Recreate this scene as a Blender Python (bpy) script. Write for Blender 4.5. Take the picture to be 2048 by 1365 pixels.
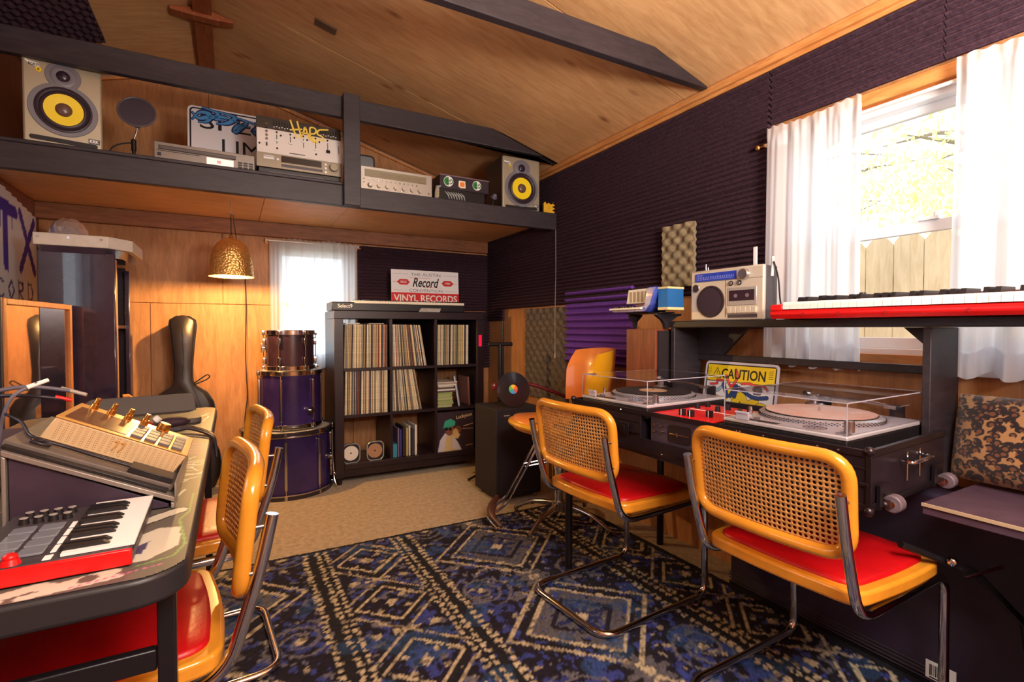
import bpy, bmesh, math, random
import numpy as np
from mathutils import Vector, Matrix, Euler
for o in list(bpy.data.objects): bpy.data.objects.remove(o)
SC = bpy.context.scene
COL = SC.collection
PI = math.pi
rnd = random.Random(7)
D = math.radians

# ---------------------------------------------------------------- camera
cam = bpy.data.cameras.new('camera')
cam.sensor_width = 36.0
cam.lens = 36.0 * 1012 / 2048
cam.clip_start = 0.02
camo = bpy.data.objects.new('camera', cam)
camo.location = (0, 0, 1.1)
camo.rotation_euler = (D(90 - 1.4), 0, D(-29))
COL.objects.link(camo)
SC.camera = camo

# ---------------------------------------------------------------- sky, lamps, exposure
SC.view_settings.view_transform = 'Standard'
SC.view_settings.look = 'None'
SC.view_settings.gamma = 1.0
SC.view_settings.use_curve_mapping = False
SC.view_settings.exposure = 0.60
w = bpy.data.worlds.new('sky'); SC.world = w; w.use_nodes = True
bg = w.node_tree.nodes['Background']
bg.inputs[0].default_value = (0.86, 0.93, 1.0, 1)
bg.inputs[1].default_value = 2.15

def lamp(name, kind, loc, energy, color, rot=(0, 0, 0), **kw):
    l = bpy.data.lights.new(name, kind); l.energy = energy; l.color = color
    for k, v in kw.items(): setattr(l, k, v)
    o = bpy.data.objects.new(name, l); o.location = loc; o.rotation_euler = rot
    COL.objects.link(o); return o
# fill lights added behind the camera to brighten the room, no fixtures modelled
lamp('added_fill_light', 'AREA', (0.55, -0.75, 2.30), 46, (1.0, 0.91, 0.82), (D(18), 0, D(-10)), shape='RECTANGLE', size=1.3, size_y=0.7)
lamp('added_fill_light', 'POINT', (0.70, -0.55, 1.75), 28, (1.0, 0.91, 0.82), shadow_soft_size=0.28)
lamp('added_upward_fill', 'AREA', (1.00, -0.40, 1.45), 54, (1.0, 0.92, 0.83), (D(180 - 25), 0, D(-15)), shape='DISK', size=0.5)  # added upward fill that brightens the ceiling, no lamp stands here
# daylight that comes through the two windows
o = lamp('window_portal', 'AREA', (2.20, 0.82, 1.47), 1, (1, 1, 1), (0, D(90), 0), shape='RECTANGLE', size=0.9, size_y=0.98); o.data.cycles.is_portal = True
o = lamp('window_portal', 'AREA', (0.56, 4.25, 1.28), 1, (1, 1, 1), (D(-90), 0, 0), shape='RECTANGLE', size=0.54, size_y=0.86); o.data.cycles.is_portal = True
o = lamp('window_portal', 'AREA', (-1.16, 1.55, 1.45), 1, (1, 1, 1), (0, D(-90), 0), shape='RECTANGLE', size=0.8, size_y=0.9); o.data.cycles.is_portal = True
# bulb inside the brass pendant
lamp('pendant_bulb_light', 'POINT', (0.005, 3.50, 1.421), 34, (1.0, 0.62, 0.22), shadow_soft_size=0.012)

# ---------------------------------------------------------------- materials
def lin(c):
    c = c / 255.0
    return c / 12.92 if c <= 0.04045 else ((c + 0.055) / 1.055) ** 2.4
def S(r, g, b): return (lin(r), lin(g), lin(b), 1.0)
MATS = {}
def mat(name, col=(0.5, 0.5, 0.5, 1), rough=0.5, metal=0.0, noise=0.0, nscale=30, bump=0.0, bscale=60, coat=0.0, trans=0.0, alpha=1.0, emit=None, es=0.0, ior=1.45, stretch=(1, 1, 1), col2=None, spec=None, sheen=0.0):
    if name in MATS: return MATS[name]
    m = bpy.data.materials.new(name); m.use_nodes = True
    nt = m.node_tree; b = nt.nodes['Principled BSDF']
    b.inputs['Base Color'].default_value = col
    b.inputs['Roughness'].default_value = rough
    b.inputs['Metallic'].default_value = metal
    b.inputs['IOR'].default_value = ior
    b.inputs['Coat Weight'].default_value = coat
    b.inputs['Transmission Weight'].default_value = trans
    b.inputs['Alpha'].default_value = alpha
    b.inputs['Sheen Weight'].default_value = sheen
    if spec is not None: b.inputs['Specular IOR Level'].default_value = spec
    if emit: b.inputs['Emission Color'].default_value = emit; b.inputs['Emission Strength'].default_value = es
    if noise or bump or col2:
        tc = nt.nodes.new('ShaderNodeTexCoord'); mp = nt.nodes.new('ShaderNodeMapping')
        mp.inputs['Scale'].default_value = stretch
        nt.links.new(tc.outputs['Object'], mp.inputs['Vector'])
        if noise or col2:
            n = nt.nodes.new('ShaderNodeTexNoise'); n.inputs['Scale'].default_value = nscale; n.inputs['Detail'].default_value = 5; n.inputs['Roughness'].default_value = 0.6
            nt.links.new(mp.outputs[0], n.inputs['Vector'])
            r = nt.nodes.new('ShaderNodeValToRGB')
            c2 = col2 if col2 else tuple(max(0, x * (1 - noise)) for x in col[:3]) + (1,)
            c1 = col if col2 else tuple(min(1, x * (1 + noise)) for x in col[:3]) + (1,)
            r.color_ramp.elements[0].position = 0.33; r.color_ramp.elements[1].position = 0.67
            r.color_ramp.elements[0].color = c2; r.color_ramp.elements[1].color = c1
            nt.links.new(n.outputs['Fac'], r.inputs['Fac']); nt.links.new(r.outputs[0], b.inputs['Base Color'])
        if bump:
            n2 = nt.nodes.new('ShaderNodeTexNoise'); n2.inputs['Scale'].default_value = bscale; n2.inputs['Detail'].default_value = 4
            nt.links.new(mp.outputs[0], n2.inputs['Vector'])
            bp = nt.nodes.new('ShaderNodeBump'); bp.inputs['Strength'].default_value = bump; bp.inputs['Distance'].default_value = 0.004
            nt.links.new(n2.outputs['Fac'], bp.inputs['Height']); nt.links.new(bp.outputs[0], b.inputs['Normal'])
    MATS[name] = m; return m

def wood(name, ca, cb, stretch, rough=0.5, scale=6, knots=0.0, coat=0.0, kscale=3.0, kcol=None):
    """plywood / timber: stretched noise grain, broad colour drift, optional knots"""
    if name in MATS: return MATS[name]
    m = mat(name, ca, rough, coat=coat); nt = m.node_tree; b = nt.nodes['Principled BSDF']
    tc = nt.nodes.new('ShaderNodeTexCoord'); mp = nt.nodes.new('ShaderNodeMapping'); mp.inputs['Scale'].default_value = stretch
    nt.links.new(tc.outputs['Object'], mp.inputs['Vector'])
    n = nt.nodes.new('ShaderNodeTexNoise'); n.inputs['Scale'].default_value = scale; n.inputs['Detail'].default_value = 8; n.inputs['Roughness'].default_value = 0.65; n.inputs['Distortion'].default_value = 0.6
    nt.links.new(mp.outputs[0], n.inputs['Vector'])
    r = nt.nodes.new('ShaderNodeValToRGB'); r.color_ramp.elements[0].position = 0.3; r.color_ramp.elements[1].position = 0.7
    r.color_ramp.elements[0].color = cb; r.color_ramp.elements[1].color = ca
    nt.links.new(n.outputs['Fac'], r.inputs['Fac']); out = r.outputs[0]
    n3 = nt.nodes.new('ShaderNodeTexNoise'); n3.inputs['Scale'].default_value = 1.6; n3.inputs['Detail'].default_value = 2
    nt.links.new(tc.outputs['Object'], n3.inputs['Vector'])
    hs = nt.nodes.new('ShaderNodeHueSaturation'); mr = nt.nodes.new('ShaderNodeMapRange')
    mr.inputs['From Min'].default_value = 0.3; mr.inputs['From Max'].default_value = 0.7; mr.inputs['To Min'].default_value = 0.86; mr.inputs['To Max'].default_value = 1.12
    nt.links.new(n3.outputs['Fac'], mr.inputs['Value']); nt.links.new(mr.outputs[0], hs.inputs['Value']); nt.links.new(out, hs.inputs['Color']); out = hs.outputs[0]
    if knots:
        v = nt.nodes.new('ShaderNodeTexVoronoi'); v.inputs['Scale'].default_value = kscale; v.inputs['Randomness'].default_value = 1
        mp2 = nt.nodes.new('ShaderNodeMapping'); mp2.inputs['Scale'].default_value = tuple(0.35 + 0.65 * (s / max(stretch)) for s in stretch)
        nt.links.new(tc.outputs['Object'], mp2.inputs['Vector']); nt.links.new(mp2.outputs[0], v.inputs['Vector'])
        r2 = nt.nodes.new('ShaderNodeValToRGB'); r2.color_ramp.elements[0].position = 0.03; r2.color_ramp.elements[1].position = 0.14
        r2.color_ramp.elements[0].color = (knots,) * 3 + (1,); r2.color_ramp.elements[1].color = (0, 0, 0, 1)
        nt.links.new(v.outputs['Distance'], r2.inputs['Fac'])
        mx = nt.nodes.new('ShaderNodeMix'); mx.data_type = 'RGBA'
        nt.links.new(r2.outputs[0], mx.inputs[0]); nt.links.new(out, mx.inputs[6]); mx.inputs[7].default_value = kcol or tuple(c * 0.45 for c in cb[:3]) + (1,)
        out = mx.outputs[2]
    nt.links.new(out, b.inputs['Base Color'])
    bp = nt.nodes.new('ShaderNodeBump'); bp.inputs['Strength'].default_value = 0.12; bp.inputs['Distance'].default_value = 0.003
    nt.links.new(n.outputs['Fac'], bp.inputs['Height']); nt.links.new(bp.outputs[0], b.inputs['Normal'])
    return m

def vcol_mat(name, rough=0.5, bump=0.0, bscale=300, coat=0.0, sheen=0.0):
    if name in MATS: return MATS[name]
    m = mat(name, (1, 1, 1, 1), rough, bump=bump, bscale=bscale, coat=coat, sheen=sheen); nt = m.node_tree
    a = nt.nodes.new('ShaderNodeVertexColor'); a.layer_name = 'Col'
    nt.links.new(a.outputs['Color'], nt.nodes['Principled BSDF'].inputs['Base Color'])
    return m

# ---------------------------------------------------------------- mesh builder
def T(loc=(0, 0, 0), rx=0, ry=0, rz=0):
    return Matrix.Translation(loc) @ Euler((D(rx), D(ry), D(rz))).to_matrix().to_4x4()
def rrect(w, h, r, n=5, cx=0, cy=0):
    """rounded rectangle outline, counter-clockwise"""
    P = []
    for sx, sy, a0 in ((1, 1, 0), (-1, 1, 90), (-1, -1, 180), (1, -1, 270)):
        for k in range(n + 1):
            a = D(a0 + 90 * k / n)
            P.append((cx + sx * (w / 2 - r) + r * math.cos(a), cy + sy * (h / 2 - r) + r * math.sin(a)))
    return P
def fillet(pts, rad, n=6, closed=False):
    """round the corners of a 3D polyline"""
    P = [Vector(p) for p in pts]; out = []
    N = len(P)
    for i, p in enumerate(P):
        if not closed and i in (0, N - 1): out.append(p); continue
        a = P[i - 1]; c = P[(i + 1) % N]
        r = rad[i] if isinstance(rad, (list, tuple)) else rad
        d1 = (a - p); d2 = (c - p); r = min(r, d1.length * 0.49, d2.length * 0.49)
        s = p + d1.normalized() * r; e = p + d2.normalized() * r
        for k in range(n + 1):
            t = k / n; out.append(s * (1 - t) ** 2 + p * 2 * t * (1 - t) + e * t * t)
    return out
class MB:
    def __init__(s): s.v = []; s.f = []; s.m = []; s.mi = 0; s.T = Matrix.Identity(4)
    def add(s, vs, fs):
        o = len(s.v); s.v += [tuple(s.T @ Vector(v)) for v in vs]
        s.f += [tuple(i + o for i in f) for f in fs]; s.m += [s.mi] * len(fs); return s
    def box(s, x0, y0, z0, x1, y1, z1):
        return s.add([(x0, y0, z0), (x1, y0, z0), (x1, y1, z0), (x0, y1, z0), (x0, y0, z1), (x1, y0, z1), (x1, y1, z1), (x0, y1, z1)],
                     [(0, 3, 2, 1), (4, 5, 6, 7), (0, 1, 5, 4), (1, 2, 6, 5), (2, 3, 7, 6), (3, 0, 4, 7)])
    def cb(s, x, y, z, w, d, h): return s.box(x - w / 2, y - d / 2, z - h / 2, x + w / 2, y + d / 2, z + h / 2)
    def rings(s, rings, closed=True, cap=True):
        n = len(rings[0]); vs = [p for r in rings for p in r]; fs = []
        for i in range(len(rings) - 1):
            for j in range(n if closed else n - 1):
                k = (j + 1) % n; fs.append((i * n + j, i * n + k, (i + 1) * n + k, (i + 1) * n + j))
        if cap and closed: fs.append(tuple(reversed(range(n)))); fs.append(tuple((len(rings) - 1) * n + j for j in range(n)))
        return s.add(vs, fs)
    def cyl(s, p0, p1, r0, r1=None, n=16, cap=True):
        r1 = r0 if r1 is None else r1
        p0 = Vector(p0); p1 = Vector(p1); d = (p1 - p0).normalized()
        u = d.orthogonal().normalized(); v = d.cross(u)
        R = [[tuple(p + (u * math.cos(2 * PI * k / n) + v * math.sin(2 * PI * k / n)) * r) for k in range(n)] for p, r in ((p0, r0), (p1, r1))]
        return s.rings(R, True, cap)
    def tube(s, pts, r, n=8, closed=False, cap=True):
        P = [Vector(p) for p in pts]; N = len(P); R = []
        def tan(i):
            if closed: return (P[(i + 1) % N] - P[i - 1]).normalized()
            return (P[min(i + 1, N - 1)] - P[max(i - 1, 0)]).normalized()
        u = tan(0).orthogonal().normalized()
        for i in range(N):
            t = tan(i); u = (u - t * u.dot(t))
            u = u.normalized() if u.length > 1e-6 else t.orthogonal().normalized()
            v = t.cross(u); rr = r[i] if isinstance(r, (list, tuple)) else r
            R.append([tuple(P[i] + (u * math.cos(2 * PI * k / n) + v * math.sin(2 * PI * k / n)) * rr) for k in range(n)])
        if closed: # close by matching nearest vertex of first ring
            f0 = Vector(R[-1][0]); off = min(range(n), key=lambda k: (Vector(R[0][k]) - f0).length)
            R.append([R[0][(k + off) % n] for k in range(n)])
            return s.rings(R, True, False)
        return s.rings(R, True, cap)
    def lathe(s, prof, n=24, cap=False):
        """prof: list of (radius, z) about local z"""
        R = [[(r * math.cos(2 * PI * k / n), r * math.sin(2 * PI * k / n), z) for k in range(n)] for r, z in prof]
        return s.rings(R, True, cap)
    def prism(s, poly, a, b, axis='y'):
        """extrude a 2D outline: axis y -> outline in xz, from y=a to y=b; z -> outline in xy; x -> outline in yz"""
        g = {'y': lambda p, t: (p[0], t, p[1]), 'z': lambda p, t: (p[0], p[1], t), 'x': lambda p, t: (t, p[0], p[1])}[axis]
        return s.rings([[g(p, a) for p in poly], [g(p, b) for p in poly]], True, True)
    def ball(s, c, r, n=12, sc=(1, 1, 1)):
        R = []
        for i in range(1, n // 2 + 1):
            a = PI * i / (n // 2 + 1)
            R.append([(c[0] + r * sc[0] * math.sin(a) * math.cos(2 * PI * k / n), c[1] + r * sc[1] * math.sin(a) * math.sin(2 * PI * k / n), c[2] - r * sc[2] * math.cos(a)) for k in range(n)])
        return s.rings(R, True, True)
    def strip(s, pts, wd, y=0.0, up=0.0005):
        """flat painted stroke in the xz plane (facing -y), a thin prism"""
        P = [Vector((p[0], p[1])) for p in pts]; L = []; Rr = []
        for i, p in enumerate(P):
            t = (P[min(i + 1, len(P) - 1)] - P[max(i - 1, 0)])
            t = t.normalized() if t.length > 1e-9 else Vector((1, 0)); nn = Vector((-t.y, t.x))
            w_ = wd[i] if isinstance(wd, (list, tuple)) else wd
            L.append(p + nn * w_ / 2); Rr.append(p - nn * w_ / 2)
        vs = [(p.x, y - up, p.y) for p in L] + [(p.x, y - up, p.y) for p in Rr]; n = len(P)
        return s.add(vs, [(i, n + i, n + i + 1, i + 1) for i in range(n - 1)])
    def text(s, st, w=None, h=None, x=0, z=0, y=0, bold=0.0, shear=0.0, align='c', ext=0.0004):
        """lettering in the xz plane facing -y, fitted to width w and/or height h, centred at x,z"""
        cu = bpy.data.curves.new('t', 'FONT'); cu.body = st; cu.offset = bold; cu.shear = shear; cu.size = 1; cu.resolution_u = 3; cu.fill_mode = 'FRONT' if ext == 0 else 'BOTH'
        ob = bpy.data.objects.new('t', cu); me = ob.to_mesh()
        vs = [v.co.copy() for v in me.vertices]; fs = [tuple(p.vertices) for p in me.polygons]; ob.to_mesh_clear()
        bpy.data.objects.remove(ob); bpy.data.curves.remove(cu)
        if not vs: return s
        x0 = min(v.x for v in vs); x1 = max(v.x for v in vs); y0 = min(v.y for v in vs); y1 = max(v.y for v in vs)
        kx = w / (x1 - x0) if w else None; ky = h / (y1 - y0) if h else kx
        kx = kx or ky
        cx = (x0 + x1) / 2 if align == 'c' else x0; cy = (y0 + y1) / 2
        return s.add([(x + (v.x - cx) * kx, y - 0.0006, z + (v.y - cy) * ky) for v in vs], fs)
    def mesh(s, name, mats, smooth=True, ang=38):
        me = bpy.data.meshes.new(name); me.from_pydata(s.v, [], s.f)
        for m in (mats if isinstance(mats, (list, tuple)) else [mats]): me.materials.append(m)
        me.polygons.foreach_set('material_index', s.m)
        if smooth:
            me.polygons.foreach_set('use_smooth', [True] * len(s.f))
            bm = bmesh.new(); bm.from_mesh(me); bmesh.ops.recalc_face_normals(bm, faces=bm.faces); bm.to_mesh(me); bm.free()
            me.set_sharp_from_angle(angle=D(ang))
        me.update(); return me
    def build(s, name, mats, parent=None, smooth=True, bev=0.0, seg=2, ang=38):
        o = bpy.data.objects.new(name, s.mesh(name, mats, smooth, ang)); COL.objects.link(o)
        if parent: o.parent = parent
        if bev:
            b = o.modifiers.new('bevel', 'BEVEL'); b.width = bev; b.segments = seg; b.limit_method = 'ANGLE'; b.angle_limit = D(40); b.harden_normals = False
        return o
def split(b, name, mats, parent=None, **kw):
    """build every loose piece in the builder as an object of its own"""
    par = list(range(len(b.v)))
    def find(i):
        while par[i] != i: par[i] = par[par[i]]; i = par[i]
        return i
    for f in b.f:
        r = find(f[0])
        for i in f[1:]: par[find(i)] = r
    isl = {}
    for f, m in zip(b.f, b.m): isl.setdefault(find(f[0]), []).append((f, m))
    out = []
    for fs in isl.values():
        q = MB(); mp = {}
        for f, m in fs:
            for i in f:
                if i not in mp: mp[i] = len(q.v); q.v.append(b.v[i])
            q.f.append(tuple(mp[i] for i in f)); q.m.append(m)
        out.append(q.build(name, mats, parent, **kw))
    return out
def tag(o, label=None, cat=None, group=None, kind=None):
    if label: o['label'] = label
    if cat: o['category'] = cat
    if group: o['group'] = group
    if kind: o['kind'] = kind
    return o
def thing(name, loc, rz, label, cat, group=None, rx=0, ry=0):
    o = bpy.data.objects.new(name, None); o.empty_display_size = 0.05; COL.objects.link(o)
    o.location = loc; o.rotation_euler = (D(rx), D(ry), D(rz))
    return tag(o, label, cat, group)
def copy_tree(o, parent=None):
    c = o.copy(); COL.objects.link(c); c.parent = parent
    for ch in list(o.children): copy_tree(ch, c)
    return c
def struct(o): return tag(o, kind='structure')
def stuff(o): o['kind'] = 'stuff'; return o

class Canvas:
    """flat print as a fine vertex-coloured grid; u to the right, v up, metres"""
    def __init__(s, w, h, res, base):
        s.w, s.h = w, h; s.nx = max(2, int(w / res) + 1); s.ny = max(2, int(h / res) + 1)
        s.U, s.V = np.meshgrid(np.linspace(0, w, s.nx), np.linspace(0, h, s.ny)); s.c = np.zeros((s.ny, s.nx, 4)); s.c[..., :] = base
    def mask(s, m, col): s.c[m] = col; return s
    def rect(s, x0, y0, x1, y1, col): return s.mask((s.U >= x0) & (s.U <= x1) & (s.V >= y0) & (s.V <= y1), col)
    def disc(s, x, y, r, col, ry=None, ang=0):
        a = D(ang); du = (s.U - x) * math.cos(a) + (s.V - y) * math.sin(a); dv = -(s.U - x) * math.sin(a) + (s.V - y) * math.cos(a)
        return s.mask((du / r) ** 2 + (dv / (ry or r)) ** 2 <= 1, col)
    def poly(s, P, col):
        m = np.zeros(s.U.shape, bool)
        for i in range(len(P)):
            (x1, y1), (x2, y2) = P[i], P[(i + 1) % len(P)]
            c = ((y1 > s.V) != (y2 > s.V)) & (s.U < (x2 - x1) * (s.V - y1) / ((y2 - y1) or 1e-9) + x1); m ^= c
        return s.mask(m, col)
    def dist(s, P):
        d = np.full(s.U.shape, 1e9)
        for (x1, y1), (x2, y2) in zip(P[:-1], P[1:]):
            L = (x2 - x1) ** 2 + (y2 - y1) ** 2 or 1e-12
            t = np.clip(((s.U - x1) * (x2 - x1) + (s.V - y1) * (y2 - y1)) / L, 0, 1)
            d = np.minimum(d, np.hypot(s.U - x1 - t * (x2 - x1), s.V - y1 - t * (y2 - y1)))
        return d
    def line(s, P, wd, col, edge=None, ew=0.0):
        d = s.dist(P)
        if edge is not None: s.mask(d < wd / 2 + ew, edge)
        return s.mask(d < wd / 2, col)
    def build(s, name, m, parent, M4=Matrix.Identity(4), thick=0.0, keep=None):
        """M4 maps (u, v, 0) to the parent's space; thick adds a rim behind"""
        nx, ny = s.nx, s.ny; co = np.stack([s.U, s.V, np.zeros_like(s.U)], -1).reshape(-1, 3)
        R = np.array(M4.to_3x3()); co = co @ R.T + np.array(M4.translation)
        i = np.arange(nx * ny).reshape(ny, nx); q = np.stack([i[:-1, :-1], i[:-1, 1:], i[1:, 1:], i[1:, :-1]], -1).reshape(-1, 4)
        if keep is not None: q = q[keep(s.U[:-1, :-1].ravel(), s.V[:-1, :-1].ravel())]
        me = bpy.data.meshes.new(name); me.vertices.add(len(co)); me.vertices.foreach_set('co', co.ravel())
        me.loops.add(q.size); me.loops.foreach_set('vertex_index', q.ravel()); me.polygons.add(len(q))
        me.polygons.foreach_set('loop_start', np.arange(0, q.size, 4)); me.polygons.foreach_set('loop_total', np.full(len(q), 4))
        me.update(calc_edges=True)
        a = me.color_attributes.new('Col', 'FLOAT_COLOR', 'POINT'); a.data.foreach_set('color', s.c.reshape(-1)); me.materials.append(m)
        o = bpy.data.objects.new(name, me); COL.objects.link(o)
        if parent: o.parent = parent
        return o
FACE = Matrix(((1, 0, 0, 0), (0, 0, -1, 0), (0, 1, 0, 0), (0, 0, 0, 1)))  # (u,v) -> x,z facing -y

# shared materials
PLY = wood('plywood_wall', S(200, 144, 94), S(164, 108, 64), (7, 7, 1.1), 0.5, 5)
PLYC = wood('plywood_ceiling', S(224, 176, 124), S(196, 144, 94), (1.3, 9, 3), 0.42, 4, knots=0.8, kscale=5.5, kcol=S(132, 70, 34))
PLYD = wood('plywood_loft', S(232, 184, 130), S(206, 146, 90), (1.3, 8, 3), 0.45, 5, knots=0.5)
PINE = wood('pine_trim', S(222, 160, 96), S(186, 116, 58), (8, 1.2, 8), 0.45, 6)
LEDG = wood('ledger_shaded', S(160, 104, 68), S(120, 72, 46), (1.2, 8, 8), 0.5, 6)  # wall plywood tone darkened, shade under the loft put into the colour
RIDGE = wood('pine_old', S(170, 96, 56), S(132, 66, 38), (8, 1.2, 8), 0.5, 6)
BEAM = wood('beam_black_paint', S(58, 50, 56), S(40, 34, 40), (1.5, 8, 8), 0.48, 6)
BLACK = mat('black_paint', S(38, 33, 38), 0.4, noise=0.2)
BLACKP = mat('black_plastic', S(30, 27, 30), 0.35)
BLACKM = mat('black_metal', S(34, 30, 34), 0.3, 0.3)
DARKW = mat('black_brown_laminate', S(40, 27, 34), 0.35, noise=0.25, nscale=12, stretch=(1, 1, 8))
CHROME = mat('chrome', S(205, 205, 210), 0.12, 1.0)
STEEL = mat('brushed_steel', S(170, 170, 175), 0.3, 1.0)
SILVER = mat('silver_plastic', S(190, 184, 176), 0.32, 0.35)
WHITE = mat('white_plastic', S(235, 232, 228), 0.4)
CREAM = mat('cream_key', S(238, 230, 212), 0.35)
RED = mat('red_plastic', S(214, 22, 24), 0.3)
BRASS = mat('brass', S(222, 170, 90), 0.22, 1.0)
FOAM = mat('acoustic_foam', S(68, 48, 58), 1.0, noise=0.35, nscale=70, bump=0.5, bscale=300, spec=0.1)
FOAMP = mat('purple_foam', S(108, 62, 168), 0.95, noise=0.2, nscale=70, bump=0.25, bscale=400)
FOAMG = mat('grey_egg_foam', S(132, 118, 92), 0.95, noise=0.25, nscale=60, bump=0.2)
FOAMD = mat('brown_egg_foam', S(96, 84, 74), 0.95, noise=0.3, nscale=60, bump=0.2)
RUBBER = mat('rubber', S(24, 22, 24), 0.7)
GLASS = mat('window_glass', (1, 1, 1, 1), 0.02, trans=1.0, ior=1.02)
INK = mat('ink_black', S(22, 20, 22), 0.5)
PAPERW = mat('paper_white', S(240, 238, 235), 0.6)

# ================================================================ THE ROOM
XR, XL, YB, YF = 2.03, -1.02, 4.10, -1.6
ZW, XRG, SL = 2.25, -0.12, 0.29          # wall top, ridge x, roof slope
def zroof(x): return ZW + SL * (XR - XRG) - SL * abs(x - XRG)
ZR = zroof(XRG)

# floor
CARPET = mat('beige_carpet', S(186, 160, 118), 0.98, col2=S(150, 124, 84), nscale=38, bump=0.8, bscale=420, sheen=0.3)
b = MB(); b.box(XL - .1, YF - .1, -0.08, XR + .1, YB + .1, 0)
struct(b.build('floor', CARPET))

# right wall with its window opening
WY0, WY1, WZ0, WZ1 = 0.34, 1.30, 0.995, 1.905
b = MB()
b.box(XR, YF - .12, 0, XR + .12, WY0, ZW); b.box(XR, WY1, 0, XR + .12, YB + .12, ZW)
b.box(XR, WY0, 0, XR + .12, WY1, WZ0); b.box(XR, WY0, WZ1, XR + .12, WY1, ZW)
wr = struct(b.build('wall_right', PLY))
# left wall
LY0, LY1, LZ0, LZ1 = 1.10, 2.0, 1.05, 1.85
b = MB(); zl = zroof(XL)
b.box(XL - .12, YF - .12, 0, XL, LY0, zl); b.box(XL - .12, LY1, 0, XL, YB + .12, zl); b.box(XL - .12, LY0, 0, XL, LY1, LZ0); b.box(XL - .12, LY0, LZ1, XL, LY1, zl)
struct(b.build('wall_left', wood('plywood_left', S(150, 92, 70), S(120, 66, 50), (7, 7, 1.1), 0.5, 5)))
# rear wall behind the camera
b = MB(); b.prism([(XL, 0), (XR, 0), (XR, ZW), (XRG, ZR), (XL, zroof(XL))], YF - .12, YF, 'y'); struct(b.build('wall_front', PLY))
# back gable wall, with window opening; plywood sheets nailed over studs
BX0, BX1, BZ0, BZ1 = 0.275, 0.835, 0.84, 1.712
b = MB(); Y0 = YB + .012
b.box(XL, Y0, 0, BX0, YB + .12, ZW); b.box(BX1, Y0, 0, XR + .1, YB + .12, ZW)
b.box(BX0, Y0, 0, BX1, YB + .12, BZ0); b.box(BX0, Y0, BZ1, BX1, YB + .12, ZW)
b.prism([(XL, ZW), (XR, ZW), (XRG, ZR), (XL, zroof(XL))], Y0, YB + .12, 'y')
wb = struct(b.build('wall_back', PLY))
def sheet(parent, poly, a, bb, axis, m, name='plywood_sheet', bev=0.0015):
    q = MB(); q.prism(poly, a, bb, axis); return q.build(name, m, parent, bev=bev, seg=1)
g = 0.0018
def rc(x0, z0, x1, z1): return [(x0 + g, z0 + g), (x1 - g, z0 + g), (x1 - g, z1 - g), (x0 + g, z1 - g)]
ZS = 1.272
for r_ in (rc(XL, 0, -.47, ZS), rc(-.47, 0, .10, ZS), rc(.10, 0, BX0, ZS), rc(BX0, 0, BX1, BZ0), rc(BX1, 0, 1.45, ZS), rc(1.45, 0, XR, ZS),
           rc(XL, ZS, -.05, 1.90), rc(-.05, ZS, BX0, 1.90), rc(BX1, ZS, XR, 1.90), rc(BX0, BZ1, BX1, 1.90)):
    sheet(wb, r_, YB, Y0, 'y', PLY)
sheet(wb, [(XL, 1.90), (-.12 - g, 1.90), (-.12 - g, ZR - .01), (XL, zroof(XL) - .01)], YB, Y0, 'y', PLY)
sheet(wb, [(-.12 + g, 1.90), (XR, 1.90), (XR, ZW - .01), (-.12 + g, ZR - .01)], YB, Y0, 'y', PLY)

# roof: two slopes of plywood sheets
b = MB()
for (x0, x1) in ((XL - .15, XRG), (XRG, XR + .15)):
    b.add([(x0, YF - .1, zroof(x0) + .015), (x1, YF - .1, zroof(x1) + .015), (x1, YB + .1, zroof(x1) + .015), (x0, YB + .1, zroof(x0) + .015),
           (x0, YF - .1, zroof(x0) + .08), (x1, YF - .1, zroof(x1) + .08), (x1, YB + .1, zroof(x1) + .08), (x0, YB + .1, zroof(x0) + .08)],
          [(0, 3, 2, 1), (4, 5, 6, 7), (0, 1, 5, 4), (1, 2, 6, 5), (2, 3, 7, 6), (3, 0, 4, 7)])
ce = struct(b.build('ceiling', PLY))
def rsheet(x0, x1, y0, y1):
    q = MB(); e = .003
    x0 += e; x1 -= e; y0 += e; y1 -= e
    q.add([(x0, y0, zroof(x0)), (x1, y0, zroof(x1)), (x1, y1, zroof(x1)), (x0, y1, zroof(x0)),
           (x0, y0, zroof(x0) + .014), (x1, y0, zroof(x1) + .014), (x1, y1, zroof(x1) + .014), (x0, y1, zroof(x0) + .014)],
          [(0, 3, 2, 1), (4, 5, 6, 7), (0, 1, 5, 4), (1, 2, 6, 5), (2, 3, 7, 6), (3, 0, 4, 7)])
    return q.build('plywood_sheet', PLYC, ce, bev=.001, seg=1)
for y0, y1 in ((YF, -.6), (-.6, .62), (.62, 1.84), (1.84, 3.06), (3.06, YB)):
    rsheet(XRG, XR, y0, y1); rsheet(XL, XRG, y0, y1)
# ridge board with its cross piece
b = MB(); b.box(XRG - .045, YF, ZR - .05, XRG + .045, YB, ZR - .012); struct(b.build('trim_1', RIDGE, bev=.003))
b = MB()
b.prism([(XRG - .15, zroof(XRG - .15) - .004), (XRG, ZR - .012), (XRG + .15, zroof(XRG + .15) - .004), (XRG + .15, zroof(XRG + .15) - .016), (XRG + .05, ZR - .068), (XRG - .05, ZR - .068), (XRG - .15, zroof(XRG - .15) - .022)], 3.28, 3.34, 'y')
struct(b.build('trim_2', RIDGE, bev=.002))
# rafters' trim on the gable
for sx, xe in ((-1, XL), (1, XR)):
    b = MB(); b.prism([(XRG, ZR - .014), (xe, zroof(xe) - .014), (xe, zroof(xe) - .034), (XRG, ZR - .034)], YB - .02, YB, 'y'); struct(b.build('trim_%d' % (3 if sx < 0 else 4), PINE))
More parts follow.
